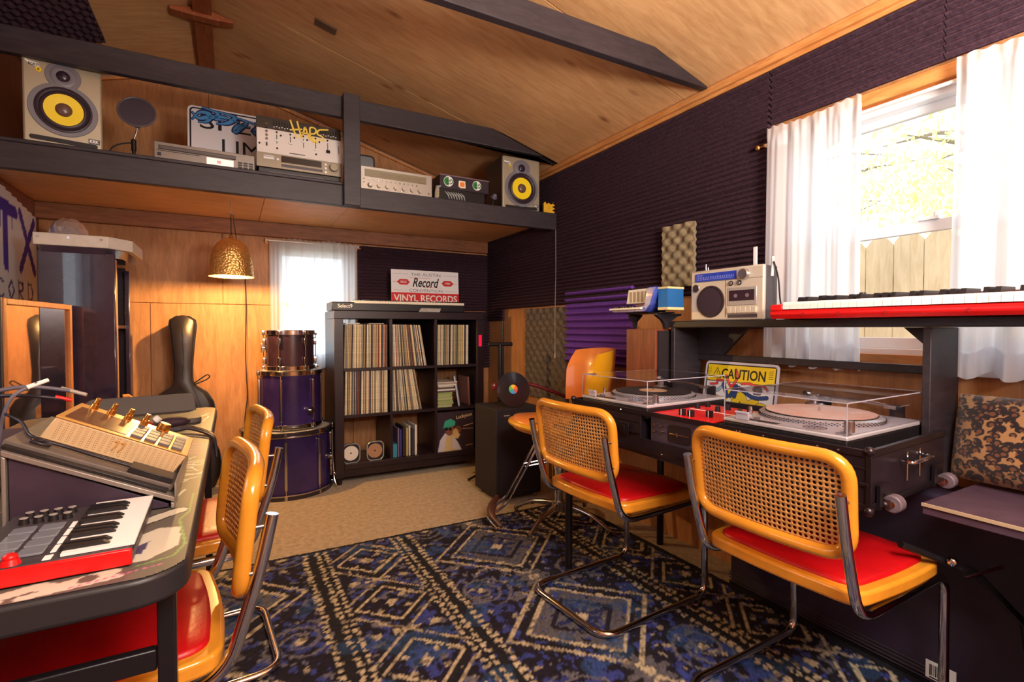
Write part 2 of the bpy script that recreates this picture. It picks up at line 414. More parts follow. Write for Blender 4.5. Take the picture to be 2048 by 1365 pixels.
# moulding where roof meets the right wall
b = MB(); b.box(XR - .028, YF, ZW - .030, XR, YB, ZW + .004); struct(b.build('trim_5', PINE, bev=.004))
b = MB(); b.box(XR - .014, YF, ZW - .05, XR, YB, ZW - .030); struct(b.build('trim_6', PINE, bev=.003))

# black tie beams across the room
for Y, zb, zt, yd in ((3.0, 2.285, 2.400, .038), (1.72, 2.245, 2.352, .038)):
    b = MB(); xe = XR - .03; xc = XR - (zt - ZW) / SL * .92 - .05; P = [(XL, zb), (xe, zb - .0), (xe, ZW + .004), (xc, zt), (XL, zt)]
    b.prism(P, Y - yd, Y, 'y')
    tag(b.build('tie_beam', BEAM, bev=.003), 'black painted tie beam above the loft shelf' if Y > 2 else 'black painted tie beam nearest the camera, crossing the bare plywood ceiling', 'beam')
# patch on the ceiling
b = MB(); x0, y0 = .456, 2.86
b.T = Matrix.Translation((x0, y0, zroof(x0) - .004)) @ Matrix.Rotation(math.atan(SL), 4, 'Y')
b.cb(0, 0, -.001, .11, .06, .008)
tag(b.build('ceiling_plate', mat('plate_grey', S(104, 78, 58), .6), bev=.002), 'small dark rectangular plate screwed to the bare plywood ceiling', 'plate')

# ---- loft shelf
lo = thing('loft_shelf', (0, 3.0, 0), 0, 'long black fronted loft shelf spanning the room near the roof', 'shelf')
b = MB(); b.box(XL, -.04, 1.79, XR - .032, 0, 1.905); b.build('front_beam', BEAM, lo, bev=.003)
b = MB(); b.box(XL, -.04, 1.9055, .575, .02, 1.923); b.build('shelf_lip', BEAM, lo, bev=.004)
for x0, x1 in ((XL, .18), (.18, .66), (.66, XR - .032)):
    b = MB(); b.box(x0 + .001, 0, 1.888, x1 - .001, 1.085, 1.905); b.build('deck_panel', PLYD, lo, bev=.001, seg=1)
    b = MB(); b.box(x0 + .001, .0, 1.865, x1 - .001, 1.04, 1.8875); b.build('deck_panel', PLYD, lo, bev=.002, seg=1)
b = MB(); b.box(XL, .02, 1.9055, .60, 1.06, 1.9225); b.build('deck_board', BEAM, lo)
b = MB(); b.box(XL, 1.04, 1.765, XR - .035, 1.085, 1.864); b.build('ledger_board', LEDG, lo, bev=.002)
b = MB(); b.box(.555, -.082, 1.79, .645, -.041, 2.405); b.build('post', BEAM, lo, bev=.003)

# ---- right window
fr = MB()
def frame(bm, ax, a0, a1, z0, z1, c0, c1, t):
    """rectangular frame; ax 'x' => lies in plane x (a along y)"""
    for (p0, p1, q0, q1) in ((a0, a1, z0, z0 + t), (a0, a1, z1 - t, z1), (a0, a0 + t, z0 + t, z1 - t), (a1 - t, a1, z0 + t, z1 - t)):
        if ax == 'x': bm.box(c0, p0, q0, c1, p1, q1)
        else: bm.box(p0, c0, q0, p1, c1, q1)
VINYL = mat('white_vinyl', S(225, 228, 232), .35)
frame(fr, 'x', WY0, WY1, WZ0, WZ1, XR + .02, XR + .11, .035)
w1 = struct(fr.build('window_1', VINYL, bev=.003))
zm = 1.455
b = MB(); frame(b, 'x', WY0 + .035, WY1 - .035, WZ0 + .035, zm + .012, XR + .035, XR + .06, .038); b.build('window_sash', VINYL, w1, bev=.002)
b = MB(); frame(b, 'x', WY0 + .035, WY1 - .035, zm - .012, WZ1 - .035, XR + .065, XR + .09, .03); b.build('window_sash', VINYL, w1, bev=.002)
b = MB(); b.box(XR + .045, WY0 + .07, WZ0 + .07, XR + .048, WY1 - .07, zm - .025); b.build('window_pane', GLASS, w1)
b = MB(); b.box(XR + .076, WY0 + .06, zm + .015, XR + .079, WY1 - .06, WZ1 - .062); b.build('window_pane', GLASS, w1)
b = MB(); b.box(XR + .022, .79, zm + .012, XR + .045, .85, zm + .022); b.cyl((XR + .03, .80, zm + .02), (XR + .03, .80, zm + .035), .006); b.build('window_latch', VINYL, w1)
b = MB(); frame(b, 'x', WY0 - .045, WY1 + .045, WZ0 - .03, WZ1 + .045, XR - .016, XR + .002, .045); struct(b.build('trim_7', PINE, bev=.002))
b = MB(); frame(b, 'x', WY0 + .0, WY1, WZ0, WZ1, XR - .003, XR + .02, .012); struct(b.build('trim_8', mat('jamb_wood', S(176, 100, 48), .45, noise=.2)))
b = MB(); b.box(XR - .022, WY0 - .06, WZ0 - .045, XR + .03, WY1 + .06, WZ0 - .022); struct(b.build('trim_9', VINYL, bev=.003))
# window in the left wall, just outside the frame (its sky shows in the black cabinet's gloss)
fr = MB(); frame(fr, 'x', LY0, LY1, LZ0, LZ1, XL - .11, XL - .02, .035)
w3 = struct(fr.build('window_3', VINYL, bev=.003))
b = MB(); frame(b, 'x', LY0 + .035, LY1 - .035, LZ0 + .035, LZ1 - .035, XL - .09, XL - .065, .03); b.build('window_sash', VINYL, w3)
b = MB(); b.box(XL - .08, LY0 + .06, LZ0 + .06, XL - .077, LY1 - .06, LZ1 - .06); b.build('window_pane', GLASS, w3)
# back window
fr = MB(); frame(fr, 'y', BX0, BX1, BZ0, BZ1, YB + .03, YB + .11, .035)
w2 = struct(fr.build('window_2', VINYL, bev=.003))
b = MB(); frame(b, 'y', BX0 + .035, BX1 - .035, 1.27, BZ1 - .035, YB + .06, YB + .09, .028); b.build('window_sash', VINYL, w2)
b = MB(); frame(b, 'y', BX0 + .035, BX1 - .035, BZ0 + .035, 1.295, YB + .035, YB + .058, .028); b.build('window_sash', VINYL, w2)
b = MB(); b.box(BX0 + .06, YB + .072, 1.3, BX1 - .06, YB + .075, BZ1 - .06); b.build('window_pane', GLASS, w2)
b = MB(); b.box(BX0 + .06, YB + .045, BZ0 + .06, BX1 - .06, YB + .048, 1.27); b.build('window_pane', GLASS, w2)
b = MB(); b.box(.22, YB - .016, 1.715, .90, YB, 1.76); struct(b.build('trim_10', PINE, bev=.002))

# ---- curtains
def curtain_mat(name, tw, mixv=.56):
    m = bpy.data.materials.new(name); m.use_nodes = True; nt = m.node_tree; nt.nodes.clear()
    o = nt.nodes.new('ShaderNodeOutputMaterial'); d = nt.nodes.new('ShaderNodeBsdfDiffuse'); t = nt.nodes.new('ShaderNodeBsdfTranslucent'); p = nt.nodes.new('ShaderNodeBsdfTransparent')
    d.inputs[0].default_value = (.88, .88, .9, 1); t.inputs[0].default_value = (.86, .88, .92, 1)
    a = nt.nodes.new('ShaderNodeMixShader'); a.inputs[0].default_value = mixv; c = nt.nodes.new('ShaderNodeMixShader'); c.inputs[0].default_value = tw
    nt.links.new(d.outputs[0], a.inputs[1]); nt.links.new(t.outputs[0], a.inputs[2]); nt.links.new(a.outputs[0], c.inputs[1]); nt.links.new(p.outputs[0], c.inputs[2]); nt.links.new(c.outputs[0], o.inputs[0])
    return m
CURT = curtain_mat('sheer_white_cotton', .10)
CURTB = curtain_mat('thin_white_cotton', .12, .85)
def curtain(name, parent, org, du, width, z0, z1, nf, amp, flare=0.0, seed=0, hem=True, ins=0.0, m=None):
    """pleated sheet; org is the top corner, du the run direction, folds push along the wall normal"""
    R = random.Random(seed); nu, nv = 110, 36; du = Vector(du); nn = Vector((-du.y, du.x, 0)); vs = []; fs = []
    ph = [R.uniform(0, 6.28) for _ in range(4)]
    for j in range(nv + 1):
        v = j / nv; z = z1 + (z0 - z1) * v
        for i in range(nu + 1):
            u = i / nu; k = .45 + .75 * v
            f = math.sin(2 * PI * nf * u + ph[0] + .5 * math.sin(3 * u + ph[1])) + .45 * math.sin(2 * PI * nf * 1.7 * u + ph[2] + v) + .25 * math.sin(2 * PI * nf * 3.3 * u + ph[3])
            if v < .055: f = f * .6 + .5 * math.sin(2 * PI * nf * 2.3 * u + ph[1] + math.sin(9 * u))
            wob = flare * v * (u - .5) * 2
            off = amp * k * f
            zz = z + (.004 * math.sin(2 * PI * nf * 2.3 * u + ph[2]) + .006 * math.sin(7 * u + ph[0]) if j == 0 else 0) + (.012 * math.sin(2 * PI * nf * u + 1) * v)
            vs.append(tuple(Vector(org) + du * (u * width + wob + ins * math.sin(PI * v)) + nn * off + Vector((0, 0, zz))))
    for j in range(nv):
        for i in range(nu): a = j * (nu + 1) + i; fs.append((a, a + 1, a + nu + 2, a + nu + 1))
    q = MB(); q.v = vs; q.f = fs; q.m = [0] * len(fs)
    if hem:  # doubled cloth: hem at the foot and rod pocket above
        for (a, c) in ((nv - 3, nv), (1, 3)):
            o_ = len(q.v)
            for j in (a, c):
                for i in range(nu + 1): p = Vector(vs[j * (nu + 1) + i]) + nn * .0022; q.v.append(tuple(p))
            for i in range(nu): q.f.append((o_ + i, o_ + i + 1, o_ + nu + 2 + i, o_ + nu + 1 + i)); q.m.append(0)
    return q.build(name, m or CURT, parent, ang=180)
XC = 1.955
rod = thing('curtain_rod', (XC + .032, 0.1, 1.875), 0, 'thin white curtain rod with brass finial over the big right window', 'curtain rod')
b = MB(); b.cyl((0, 0, 0), (0, 1.27, 0), .006, n=12); b.build('rod', WHITE, rod)
b = MB(); b.cyl((0, 1.27, 0), (0, 1.30, 0), .004, n=10); b.ball((0, 1.305, 0), .012); b.cyl((0, 1.27, 0), (0, 1.276, 0), .010, n=12); b.build('finial', BRASS, rod)
b = MB(); b.box(0, 1.262, -.008, XR - XC - .032, 1.268, .008); b.box(0, .30, -.008, XR - XC - .032, .306, .008); b.build('bracket', WHITE, rod)
c = thing('curtain', (XC, 0, 0), 0, 'sheer white curtain panel on left side of the big right window', 'curtain')
curtain('curtain_cloth', c, (0, 1.345, 0), (0, -1, 0), .365, .958, 1.925, 4.5, .012, .01, 3)
c = thing('curtain', (XC, 0, 0), 0, 'sheer white curtain panel at the right edge of the photo, draped over red keyboard', 'curtain')
curtain('curtain_cloth', c, (0, .715, 0), (0, -1, 0), .47, .958, 1.925, 5, .016, .015, 8)
c = thing('curtain', (0, YB - .05, 0), 0, 'white curtain glowing over the small window behind the drums', 'curtain')
curtain('curtain_cloth', c, (.245, 0, 0), (1, 0, 0), .31, .80, 1.755, 3.5, .008, .0, 5, m=CURTB)
curtain('curtain_cloth', c, (.545, -.012, 0), (1, 0, 0), .315, .81, 1.755, 3.5, .008, .0, 6, m=CURTB)
rod = thing('curtain_rod', (.22, YB - .05, 1.738), 0, 'thin rod holding the small curtain under the loft shelf', 'curtain rod')
b = MB(); b.cyl((0, 0, 0), (.66, 0, 0), .005, n=10); b.build('rod', WHITE, rod)
b = MB(); b.box(.0, 0, -.006, .006, .05, .006); b.box(.654, 0, -.006, .66, .05, .006); b.build('bracket', WHITE, rod)

# ================================================================ OUTSIDE
b = MB(); b.box(XR + .13, -4, -.3, 18, 13, -.25); struct(b.build('floor_2', mat('yard', S(170, 160, 130), .9, noise=.2)))
b = MB(); b.box(-6, YB + .13, -.3, XR + .12, 11, -.25); struct(b.build('floor_3', mat('yard', S(170, 160, 130), .9)))
fe = thing('wooden_fence', (3.6, 0, -.25), 0, 'pale dog eared wooden fence outside the big window', 'fence')
FEN = wood('fence_board', S(232, 216, 180), S(206, 186, 146), (6, 6, 1), .8, 5)
y = -.6
while y < 3.6:
    b = MB(); t = 1.93 + rnd.uniform(-.01, .01); b.prism([(y, 0), (y + .152, 0), (y + .152, t - .05), (y + .112, t), (y + .04, t), (y, t - .05)], 0, .018, 'x'); b.build('board', FEN, fe); y += .158
b = MB(); b.box(.019, -.6, .5, .05, 3.6, .58); b.box(.019, -.6, 1.6, .05, 3.6, 1.68); b.build('rail', FEN, fe)
sh = thing('shed', (7.4, 5.0, -.25), 0, 'neighbouring shed with pale metal roof beyond the fence', 'shed')
b = MB(); b.prism([(-1.9, 0), (1.9, 0), (1.9, 2.35), (0, 3.30), (-1.9, 2.35)], 0, 2.6, 'x'); b.build('wall', mat('shed_wall', S(224, 226, 228), .7), sh)
b = MB(); b.prism([(-2.35, 2.20), (0, 3.38), (2.35, 2.20), (2.35, 2.12), (0, 3.30), (-2.35, 2.12)], -.35, 2.9, 'x'); b.build('roof', mat('shed_roof', S(226, 232, 240), .5), sh)
LEAF = mat('overexposed_leaf', S(206, 220, 120), .6, col2=S(232, 238, 180), nscale=3)  # leaf green paled, outdoor overexposure put into the colour
def tree(x, y, h, r, label, seed, n=3600):
    R = random.Random(seed); t = thing('leafy_tree', (x, y, -.25), 0, label, 'tree')
    b = MB(); b.tube([(0, 0, 0), (.05, .03, h * .4), (-.04, .05, h * .7), (0, 0, h)], [.14, .11, .07, .02], 10)
    for k in range(9):
        a = R.uniform(0, 6.28); z = h * R.uniform(.4, .85); b.tube([(0, 0, z), (math.cos(a) * r * .45, math.sin(a) * r * .45, z + .3), (math.cos(a) * r * .85, math.sin(a) * r * .85, z + .35)], [.045, .03, .008], 6)
    b.build('trunk', mat('bark', S(130, 112, 90), .9, noise=.2), t)
    b = MB()
    cl = [(R.gauss(0, .5) * r, R.gauss(0, .5) * r, h * .72 + R.gauss(0, .32) * r) for _ in range(26)]
    for k in range(n):
        c_ = cl[k % 26]; p = Vector((c_[0] + R.gauss(0, .16) * r, c_[1] + R.gauss(0, .16) * r, c_[2] + R.gauss(0, .12) * r)); s_ = R.uniform(.035, .07)
        q = Euler((R.uniform(0, 6), R.uniform(0, 6), R.uniform(0, 6))).to_matrix()
        b.add([tuple(p + q @ Vector(v)) for v in ((-s_, 0, 0), (0, -s_ * .45, 0), (s_, 0, s_ * .15), (0, s_ * .45, 0))], [(0, 1, 2, 3)])
    stuff(b.build('foliage', LEAF, t, smooth=False))
tree(9.6, 2.9, 5.0, 2.0, 'pale green leafy tree seen through the upper pane of the right window', 1)
tree(12.6, 7.4, 6.6, 2.6, 'larger tree standing farther behind the pale shed', 2, 3000)

# ================================================================ FOAM
def wedge_mesh(w, h, n, m, dep=.042, base=.012):
    """horizontal ridges; local x = width, z = height, peaks at -y"""
    b = MB(); P = [(0, 0)]; p = h / n; out = []
    for k in range(n):
        for t, y in ((.0, 0), (.12, .06), (.38, .86), (.5, 1), (.62, .86), (.88, .06)): out.append((-(base + (dep - base) * y), (k + t) * p))
    out.append((-base, h)); poly = [(0, 0)] + out + [(0, h)]
    vs = []; nx = 1
    for x in (0, w): vs += [(x, y, z) for y, z in poly]
    n_ = len(poly); fs = [(i, (i + 1) % n_, n_ + (i + 1) % n_, n_ + i) for i in range(n_)] + [tuple(range(n_ - 1, -1, -1)), tuple(range(n_, 2 * n_))]
    b.add(vs, fs); return b.mesh('foam', m, True, 25)
def egg_mesh(w, h, p, m, dep=.03, vertical=False, amp=.011):
    b = MB(); nx = max(4, int(w / p * 4)); nz = max(4, int(h / p * 4)); vs = []; fs = []
    for j in range(nz + 1):
        for i in range(nx + 1):
            x = w * i / nx; z = h * j / nz
            s_ = math.sin(PI * x / p * 1) * math.sin(PI * z / p * 1)
            e = .004 * math.sin(PI * 2 * z / p) if i in (0, nx) else 0
            vs.append((x + e, -(dep - amp + amp * s_), z))
    for j in range(nz):
        for i in range(nx): a = j * (nx + 1) + i; fs.append((a, a + 1, a + nx + 2, a + nx + 1))
    o = len(vs); edge = [i for i in range(nx + 1)] + [j * (nx + 1) + nx for j in range(1, nz + 1)] + [nz * (nx + 1) + i for i in range(nx - 1, -1, -1)] + [j * (nx + 1) for j in range(nz - 1, 0, -1)]
    vs += [(vs[k][0], 0, vs[k][2]) for k in edge]; L = len(edge)
    for k in range(L): fs.append((edge[k], o + k, o + (k + 1) % L, edge[(k + 1) % L]))
    b.add(vs, fs); return b.mesh('foam', m, True, 60)
_wm = {}
def foam_right(y1, z0, w, h, label, group=None, m=None, off=0.0, egg=None, name='acoustic_foam', p=.0247):
    """panel on the right wall; y1 is the far edge"""
    key = (round(w, 3), round(h, 3), m.name if m else '', egg)
    if key not in _wm:
        _wm[key] = egg_mesh(w, h, egg, m or FOAM) if egg else wedge_mesh(w, h, max(1, round(h / (.045 if m is FOAMP else p))), m or FOAM, .042 if m is FOAMP else .030)
    o = bpy.data.objects.new(name, _wm[key]); COL.objects.link(o); o.location = (XR - off, y1, z0); o.rotation_euler = (0, 0, D(-90))
    return tag(o, label, 'acoustic foam', group)
gR = 'dark wedge foam panels on the right wall'; lR = 'dark wedge foam, %s row on the right wall, %s'
PLC = ['in the far corner', 'second from the far corner', 'third from the far corner', 'above the purple foam and the accordion', 'next to the big window']
ys = [4.09, 3.5, 2.9, 2.3, 1.7]
for k, y in enumerate(ys):
    w_ = (ys[k + 1] if k + 1 < len(ys) else 1.37) ; w_ = y - w_ - .003
    foam_right(y, 1.73, w_, .465, lR % ('upper', PLC[k]), gR)
    foam_right(y, 1.265, w_, .462, lR % ('lower', PLC[k]), gR)
foam_right(4.09, 1.17, .30, .093, 'short strip of dark foam low in the far right corner')
foam_right(1.70, 1.10, .325, .162, 'low strip of dark foam tucked behind the silver boombox')
for y, l_ in ((1.365, 'left part of'), (.765, 'right part of'), (.165, 'beyond')):
    foam_right(y, 1.965, .597, .232, 'dark wedge foam strip over the %s the big window' % l_ if l_ != 'beyond' else 'dark wedge foam strip just beyond the right end of the big window', 'foam strips above the big window')
foam_right(2.85, .87, .655, .488, 'purple ridged foam panel on the right wall beside the accordion', m=FOAMP, off=.0)
_wm_e = foam_right(3.41, .58, .555, .672, 'brown egg crate foam panel beside the purple one', m=FOAMD, egg=.045)
foam_right(1.935, 1.31, .205, .315, 'small grey green egg crate foam piece above the boombox', m=FOAMG, off=.046, egg=.036)
# back wall, right part
bw = wedge_mesh(.385, .50, 20, FOAM, .03)
for i, x in enumerate((.875, 1.262, 1.649)):
    for z in (.75, 1.255):
        o = bpy.data.objects.new('acoustic_foam', bw); COL.objects.link(o); o.location = (x, YB, z)
        tag(o, 'dark back wall foam panel %s, %s' % ('behind the record shelf' if z < 1 else 'above the record shelf', ['next to the small curtain', 'in the middle', 'in the far right corner'][i]), 'acoustic foam', 'dark foam panels on the back wall')
# roof foam top left
em = egg_mesh(.42, 1.5, .034, FOAM, .04, amp=.012)
for (x0, y0) in ((XL + .01, 2.12), (XL + .01, .6)):
    o = bpy.data.objects.new('acoustic_foam', em); COL.objects.link(o)
    a = math.atan(SL)
    o.matrix_world = Matrix.Translation((x0, y0, zroof(x0) - .002)) @ Matrix.Rotation(-a, 4, 'Y') @ Matrix(((1, 0, 0, 0), (0, 0, 1, 0), (0, 1, 0, 0), (0, 0, 0, 1)))
    tag(o, 'dark lumpy foam sheet on left roof slope, ' + ('farther one touching the tie beam' if y0 > 1 else 'nearer one, overhead out of view'), 'acoustic foam', 'foam sheets on the left roof slope')
# pull cord by the loft end
b = MB(); b.tube([(1.99, 2.96, 1.79), (1.985, 2.95, 1.5), (1.978, 2.95, 1.2), (1.972, 2.94, .93)], .0018, 6); b.cyl((1.972, 2.94, .93), (1.971, 2.94, .895), .005, .007, n=8)
tag(b.build('pull_cord', mat('cord_grey', S(150, 140, 130), .6)), 'thin pale pull cord hanging from the right end of loft', 'cord')

# ================================================================ ON THE LOFT
ZD, ZD2 = 1.9235, 1.9055      # raised board on the left, deck on the right
YEL = mat('yellow_cone', S(240, 208, 30), .35)
GREYB = mat('speaker_bronze', S(164, 152, 130), .38, .3)
GREYW = mat('waveguide_grey', S(112, 108, 116), .4)
CONE = mat('dust_cap', S(104, 76, 66), .25)
def monitor(loc, rz, W, Dp, H, label, k=1.0):
    t = thing('monitor_speaker', loc, rz, label, 'speaker', 'yellow cone monitor speakers')
    b = MB(); b.box(-W / 2, 0, 0, W / 2, Dp, H); b.build('cabinet', BLACKP, t, bev=.006)
    b = MB(); b.prism(rrect(W, H, .012, 4, 0, H / 2), -.022, -.0005, 'y'); b.build('baffle', GREYB, t, bev=.008, seg=3)
    rw = W * .37; zw = H * .42; zt = H * .80
    def disc(c, r, y0, y1, m, name, par, n=40, sc=1.0, bev=.003):
        q = MB(); q.prism([(c[0] + r * math.cos(2 * PI * i / n), c[1] + r * sc * math.sin(2 * PI * i / n)) for i in range(n)], y0, y1, 'y'); return q.build(name, m, par, bev=bev)
    # grey waveguide around both drivers
    q = MB(); P = []
    for i in range(48):
        a = 2 * PI * i / 48; x = math.cos(a) * rw * 1.20; z = zw + math.sin(a) * rw * 1.17; P.append((x, z))
    q.prism(P, -.027, -.0225, 'y'); P = [(math.cos(2 * PI * i / 40) * rw * .62, zt + math.sin(2 * PI * i / 40) * H * .155) for i in range(40)]
    q.prism(P, -.0265, -.0225, 'y'); q.build('waveguide', GREYW, t, bev=.0015)
    q = MB(); q.T = Matrix.Translation((0, -.0275, zw)) @ Matrix.Rotation(D(90), 4, 'X')
    q.lathe([(rw * 1.0, 0), (rw * .99, .004), (rw * .93, .006), (rw * .88, .002), (rw * .85, .001), (rw * .80, .006), (rw * .73, .007), (rw * .68, .001), (rw * .68, -.0005)], 40); q.build('surround', mat('surround_rubber', S(48, 34, 44), .45), t)
    q = MB(); q.T = Matrix.Translation((0, -.028, zw)) @ Matrix.Rotation(D(90), 4, 'X')
    q.lathe([(rw * .69, .002), (rw * .5, .0015), (rw * .34, .0008), (rw * .3, .0005), (0.001, .0005)], 40); q.build('cone', YEL, t)
    q = MB(); q.T = Matrix.Translation((0, -.029, zw)) @ Matrix.Rotation(D(90), 4, 'X')
    q.lathe([(rw * .30, 0), (rw * .27, .007), (rw * .18, .012), (rw * .08, .0145), (.0005, .015)], 28); q.build('dust_cap', CONE, t)
    q = MB(); q.T = Matrix.Translation((0, -.027, zt)) @ Matrix.Rotation(D(90), 4, 'X')
    q.lathe([(rw * .46, 0), (rw * .40, .003), (rw * .26, -.0003 + .001)], 32); q.mi = 1; q.lathe([(rw * .24, .0012), (rw * .2, .006), (rw * .1, .009), (.0005, .010)], 24)
    q.build('tweeter', [GREYW, mat('tweeter_dome', S(46, 34, 50), .2)], t)
    q = MB(); q.prism(rrect(W * .86, H * .052, H * .025, 6, -.0, H * .065), -.0235, -.0222, 'y'); q.build('bass_port', mat('port_black', S(26, 18, 26), .6), t)
    q = MB(); q.box(W * .31, -.0245, H * .095, W * .46, -.0222, H * .15); q.mi = 1; q.text('KRK', w=W * .12, h=H * .036, x=W * .385, z=H * .1225, y=-.0247, bold=.03)
    q.build('logo_plate', [mat('logo_dark', S(60, 60, 58), .4), WHITE], t)
    q = MB(); zb = H * .865; q.prism([(-W * .47, zb + .012), (-W * .44, zb + .017), (-W * .44, zb + .013), (-W * .29, zb + .008), (-W * .29, zb - .012), (-W * .43, zb + .002)], -.0245, -.0222, 'y')
    q.mi = 1; q.text('ROKIT', w=W * .13, h=H * .028, x=-W * .355, z=zb, y=-.0247, bold=.03)
    q.mi = 2; q.T = Matrix.Translation((-W * .30, -.0235, zb - .018)) @ Matrix.Rotation(D(90), 4, 'X'); q.lathe([(.001, .003), (.010 * k, .003), (.011 * k, 0)], 16)
    q.T = Matrix.Identity(4); q.mi = 1; q.text('8' if k == 1.0 else '6', h=.011, w=.007, x=-W * .30, z=zb - .018, y=-.0268, bold=.02)
    q.build('badge', [WHITE, INK, YEL], t)
    return t
monitor((-.657, 3.035, ZD), 11, .272, .28, .395, 'larger yellow cone studio monitor at left end of the loft shelf')
monitor((1.748, 3.04, ZD2), -3, .285, .26, .362, 'smaller yellow cone studio monitor at right end of the loft', .8)

# pop filter on a desk mic stand
t = thing('pop_filter', (-.42, 3.18, ZD), 0, 'round black mesh pop filter on a small desk stand beside the large monitor', 'pop filter')
b = MB(); b.T = Matrix.Translation((.015, 0, .272)) @ Matrix.Rotation(D(90), 4, 'X') @ Matrix.Rotation(D(-12), 4, 'X')
b.tube([(.078 * math.cos(2 * PI * k / 36), .078 * math.sin(2 * PI * k / 36), 0) for k in range(36)], .0045, 8, True); b.build('hoop', mat('hoop_grey', S(90, 84, 92), .4), t)
b = MB(); b.T = Matrix.Translation((.015, 0, .272)) @ Matrix.Rotation(D(90), 4, 'X') @ Matrix.Rotation(D(-12), 4, 'X'); b.cyl((0, 0, -.001), (0, 0, .001), .077, n=36); b.build('mesh_screen', mat('nylon_mesh', S(70, 58, 68), .9), t)
b = MB(); b.tube(fillet([(.015, 0, .192), (.012, 0, .17), (0, 0, .13), (0, 0, .115)], .02), .004, 8); b.cyl((.015, -.004, .197), (.015, .004, .197), .011, n=12); b.build('neck', STEEL, t)
b = MB(); b.cyl((0, 0, .004), (0, 0, .118), .008, n=14); b.cyl((0, 0, .075), (0, 0, .125), .011, n=14); b.ball((0, 0, .122), .012); b.build('pole', BLACKM, t)
b = MB(); b.lathe([(.001, 0), (.055, 0), (.056, .006), (.03, .012), (.01, .016), (.001, .016)], 28); b.build('base', BLACKM, t)
b = MB(); b.tube(fillet([(0, 0, .115), (-.05, -.01, .10), (-.09, -.01, .075), (-.105, 0, .02), (-.10, 0, .006)], .05), .0035, 8); b.build('cable', RUBBER, t)

# CD player
SLV2 = mat('champagne_metal', S(128, 120, 114), .3, .6)
t = thing('cd_player', (-.10, 3.015, ZD), 2, 'slim silver grey CD player between pop filter and the white mixer', 'audio player')
b = MB(); b.box(-.215, .006, .006, .215, .27, .086); b.build('case', mat('case_grey', S(120, 112, 112), .4, .5), t, bev=.003)
b = MB(); b.box(-.218, -.004, .004, .218, .006, .088); b.build('front_panel', SLV2, t, bev=.002)
b = MB(); b.box(-.20, -.010, .052, .13, -.004, .072); b.build('disc_tray', mat('tray_grey', S(86, 80, 80), .3, .5), t, bev=.003)
b = MB(); b.box(.0, -.007, .012, .12, -.004, .046); b.mi = 1; b.text('00', h=.014, x=.055, z=.028, y=-.0075, bold=.02); b.build('display', [mat('display_pale', S(236, 226, 220), .2, emit=S(255, 236, 225), es=.35), RED], t)
b = MB()
for x in (.14, .165, .19):
    for z in (.014, .026, .038): b.box(x, -.007, z, x + .02, -.004, z + .008)
b.box(-.205, -.007, .02, -.19, -.004, .036); b.box(-.21, -.007, .045, -.03, -.0045, .047); split(b, 'button', BLACKP, t, bev=.001)
b = MB()
for x in (-.18, .18):
    for y in (.03, .23): b.cyl((x, y, 0), (x, y, .006), .015, n=14)
split(b, 'foot', RUBBER, t)

# speed limit sign with blue graffiti
t = thing('speed_limit_sign', (-.205, 3.40, ZD), 0, 'white speed limit sign with blue graffiti standing behind the mixer', 'sign', rx=-6)
SG = mat('sign_white', S(226, 222, 228), .35, .1)
W_, H_ = .61, .46
b = MB(); b.prism(rrect(W_, H_, .028, 6, W_ / 2, H_ / 2), 0, .003, 'y'); b.build('sign_plate', SG, t, bev=.0008)
b = MB(); 
o_ = rrect(W_ - .02, H_ - .02, .022, 6, W_ / 2, H_ / 2); i_ = rrect(W_ - .036, H_ - .036, .016, 6, W_ / 2, H_ / 2); n_ = len(o_)
b.add([(x, -.0008, z) for x, z in o_] + [(x, -.0008, z) for x, z in i_], [(k, (k + 1) % n_, n_ + (k + 1) % n_, n_ + k) for k in range(n_)]); b.build('border', INK, t)
b = MB(); b.text('SPEED', w=.49, h=.092, x=.305, z=.378, bold=.0); b.text('LIMIT', w=.33, h=.092, x=.335, z=.240, bold=.0); b.build('lettering', INK, t)
b = MB(); R = random.Random(4)
Z0 = .402
strokes = [[(.02, Z0 - .03), (.06, Z0 + .03), (.12, Z0 + .02), (.10, Z0 - .03), (.05, Z0 - .035)], [(.07, Z0 + .055), (.16, Z0 + .035), (.13, Z0 - .005), (.19, Z0 - .0)], [(.15, Z0 + .045), (.25, Z0 + .03), (.20, Z0 - .02), (.14, Z0 - .03)], [(.22, Z0 + .03), (.31, Z0 + .015), (.27, Z0 - .03), (.23, Z0 - .07), (.25, Z0 - .01), (.32, Z0 - .02)], [(.29, Z0 + .02), (.37, Z0 + .0), (.33, Z0 - .05), (.37, Z0 - .03), (.44, Z0 - .02)], [(.36, Z0 + .01), (.44, Z0 + .02), (.41, Z0 - .05)], [(.02, Z0 + .02), (.05, Z0 - .02), (.10, Z0 + .0), (.18, Z0 + .02), (.26, Z0 - .0)]]
for st in strokes:
    P = fillet([(x, z, 0) for x, z in st], .03, 5); n_ = len(P); b.mi = 0; b.strip(P, [.030 * math.sin(PI * (k + .6) / (n_ + .3)) + .010 for k in range(n_)], -.0014, .0)
    b.mi = 1; b.strip(P, [.019 * math.sin(PI * (k + .6) / (n_ + .3)) + .003 for k in range(n_)], -.0020, .0)
b.build('graffiti', [mat('paint_navy', S(28, 34, 90), .5), mat('paint_blue', S(70, 140, 200), .5)], t)

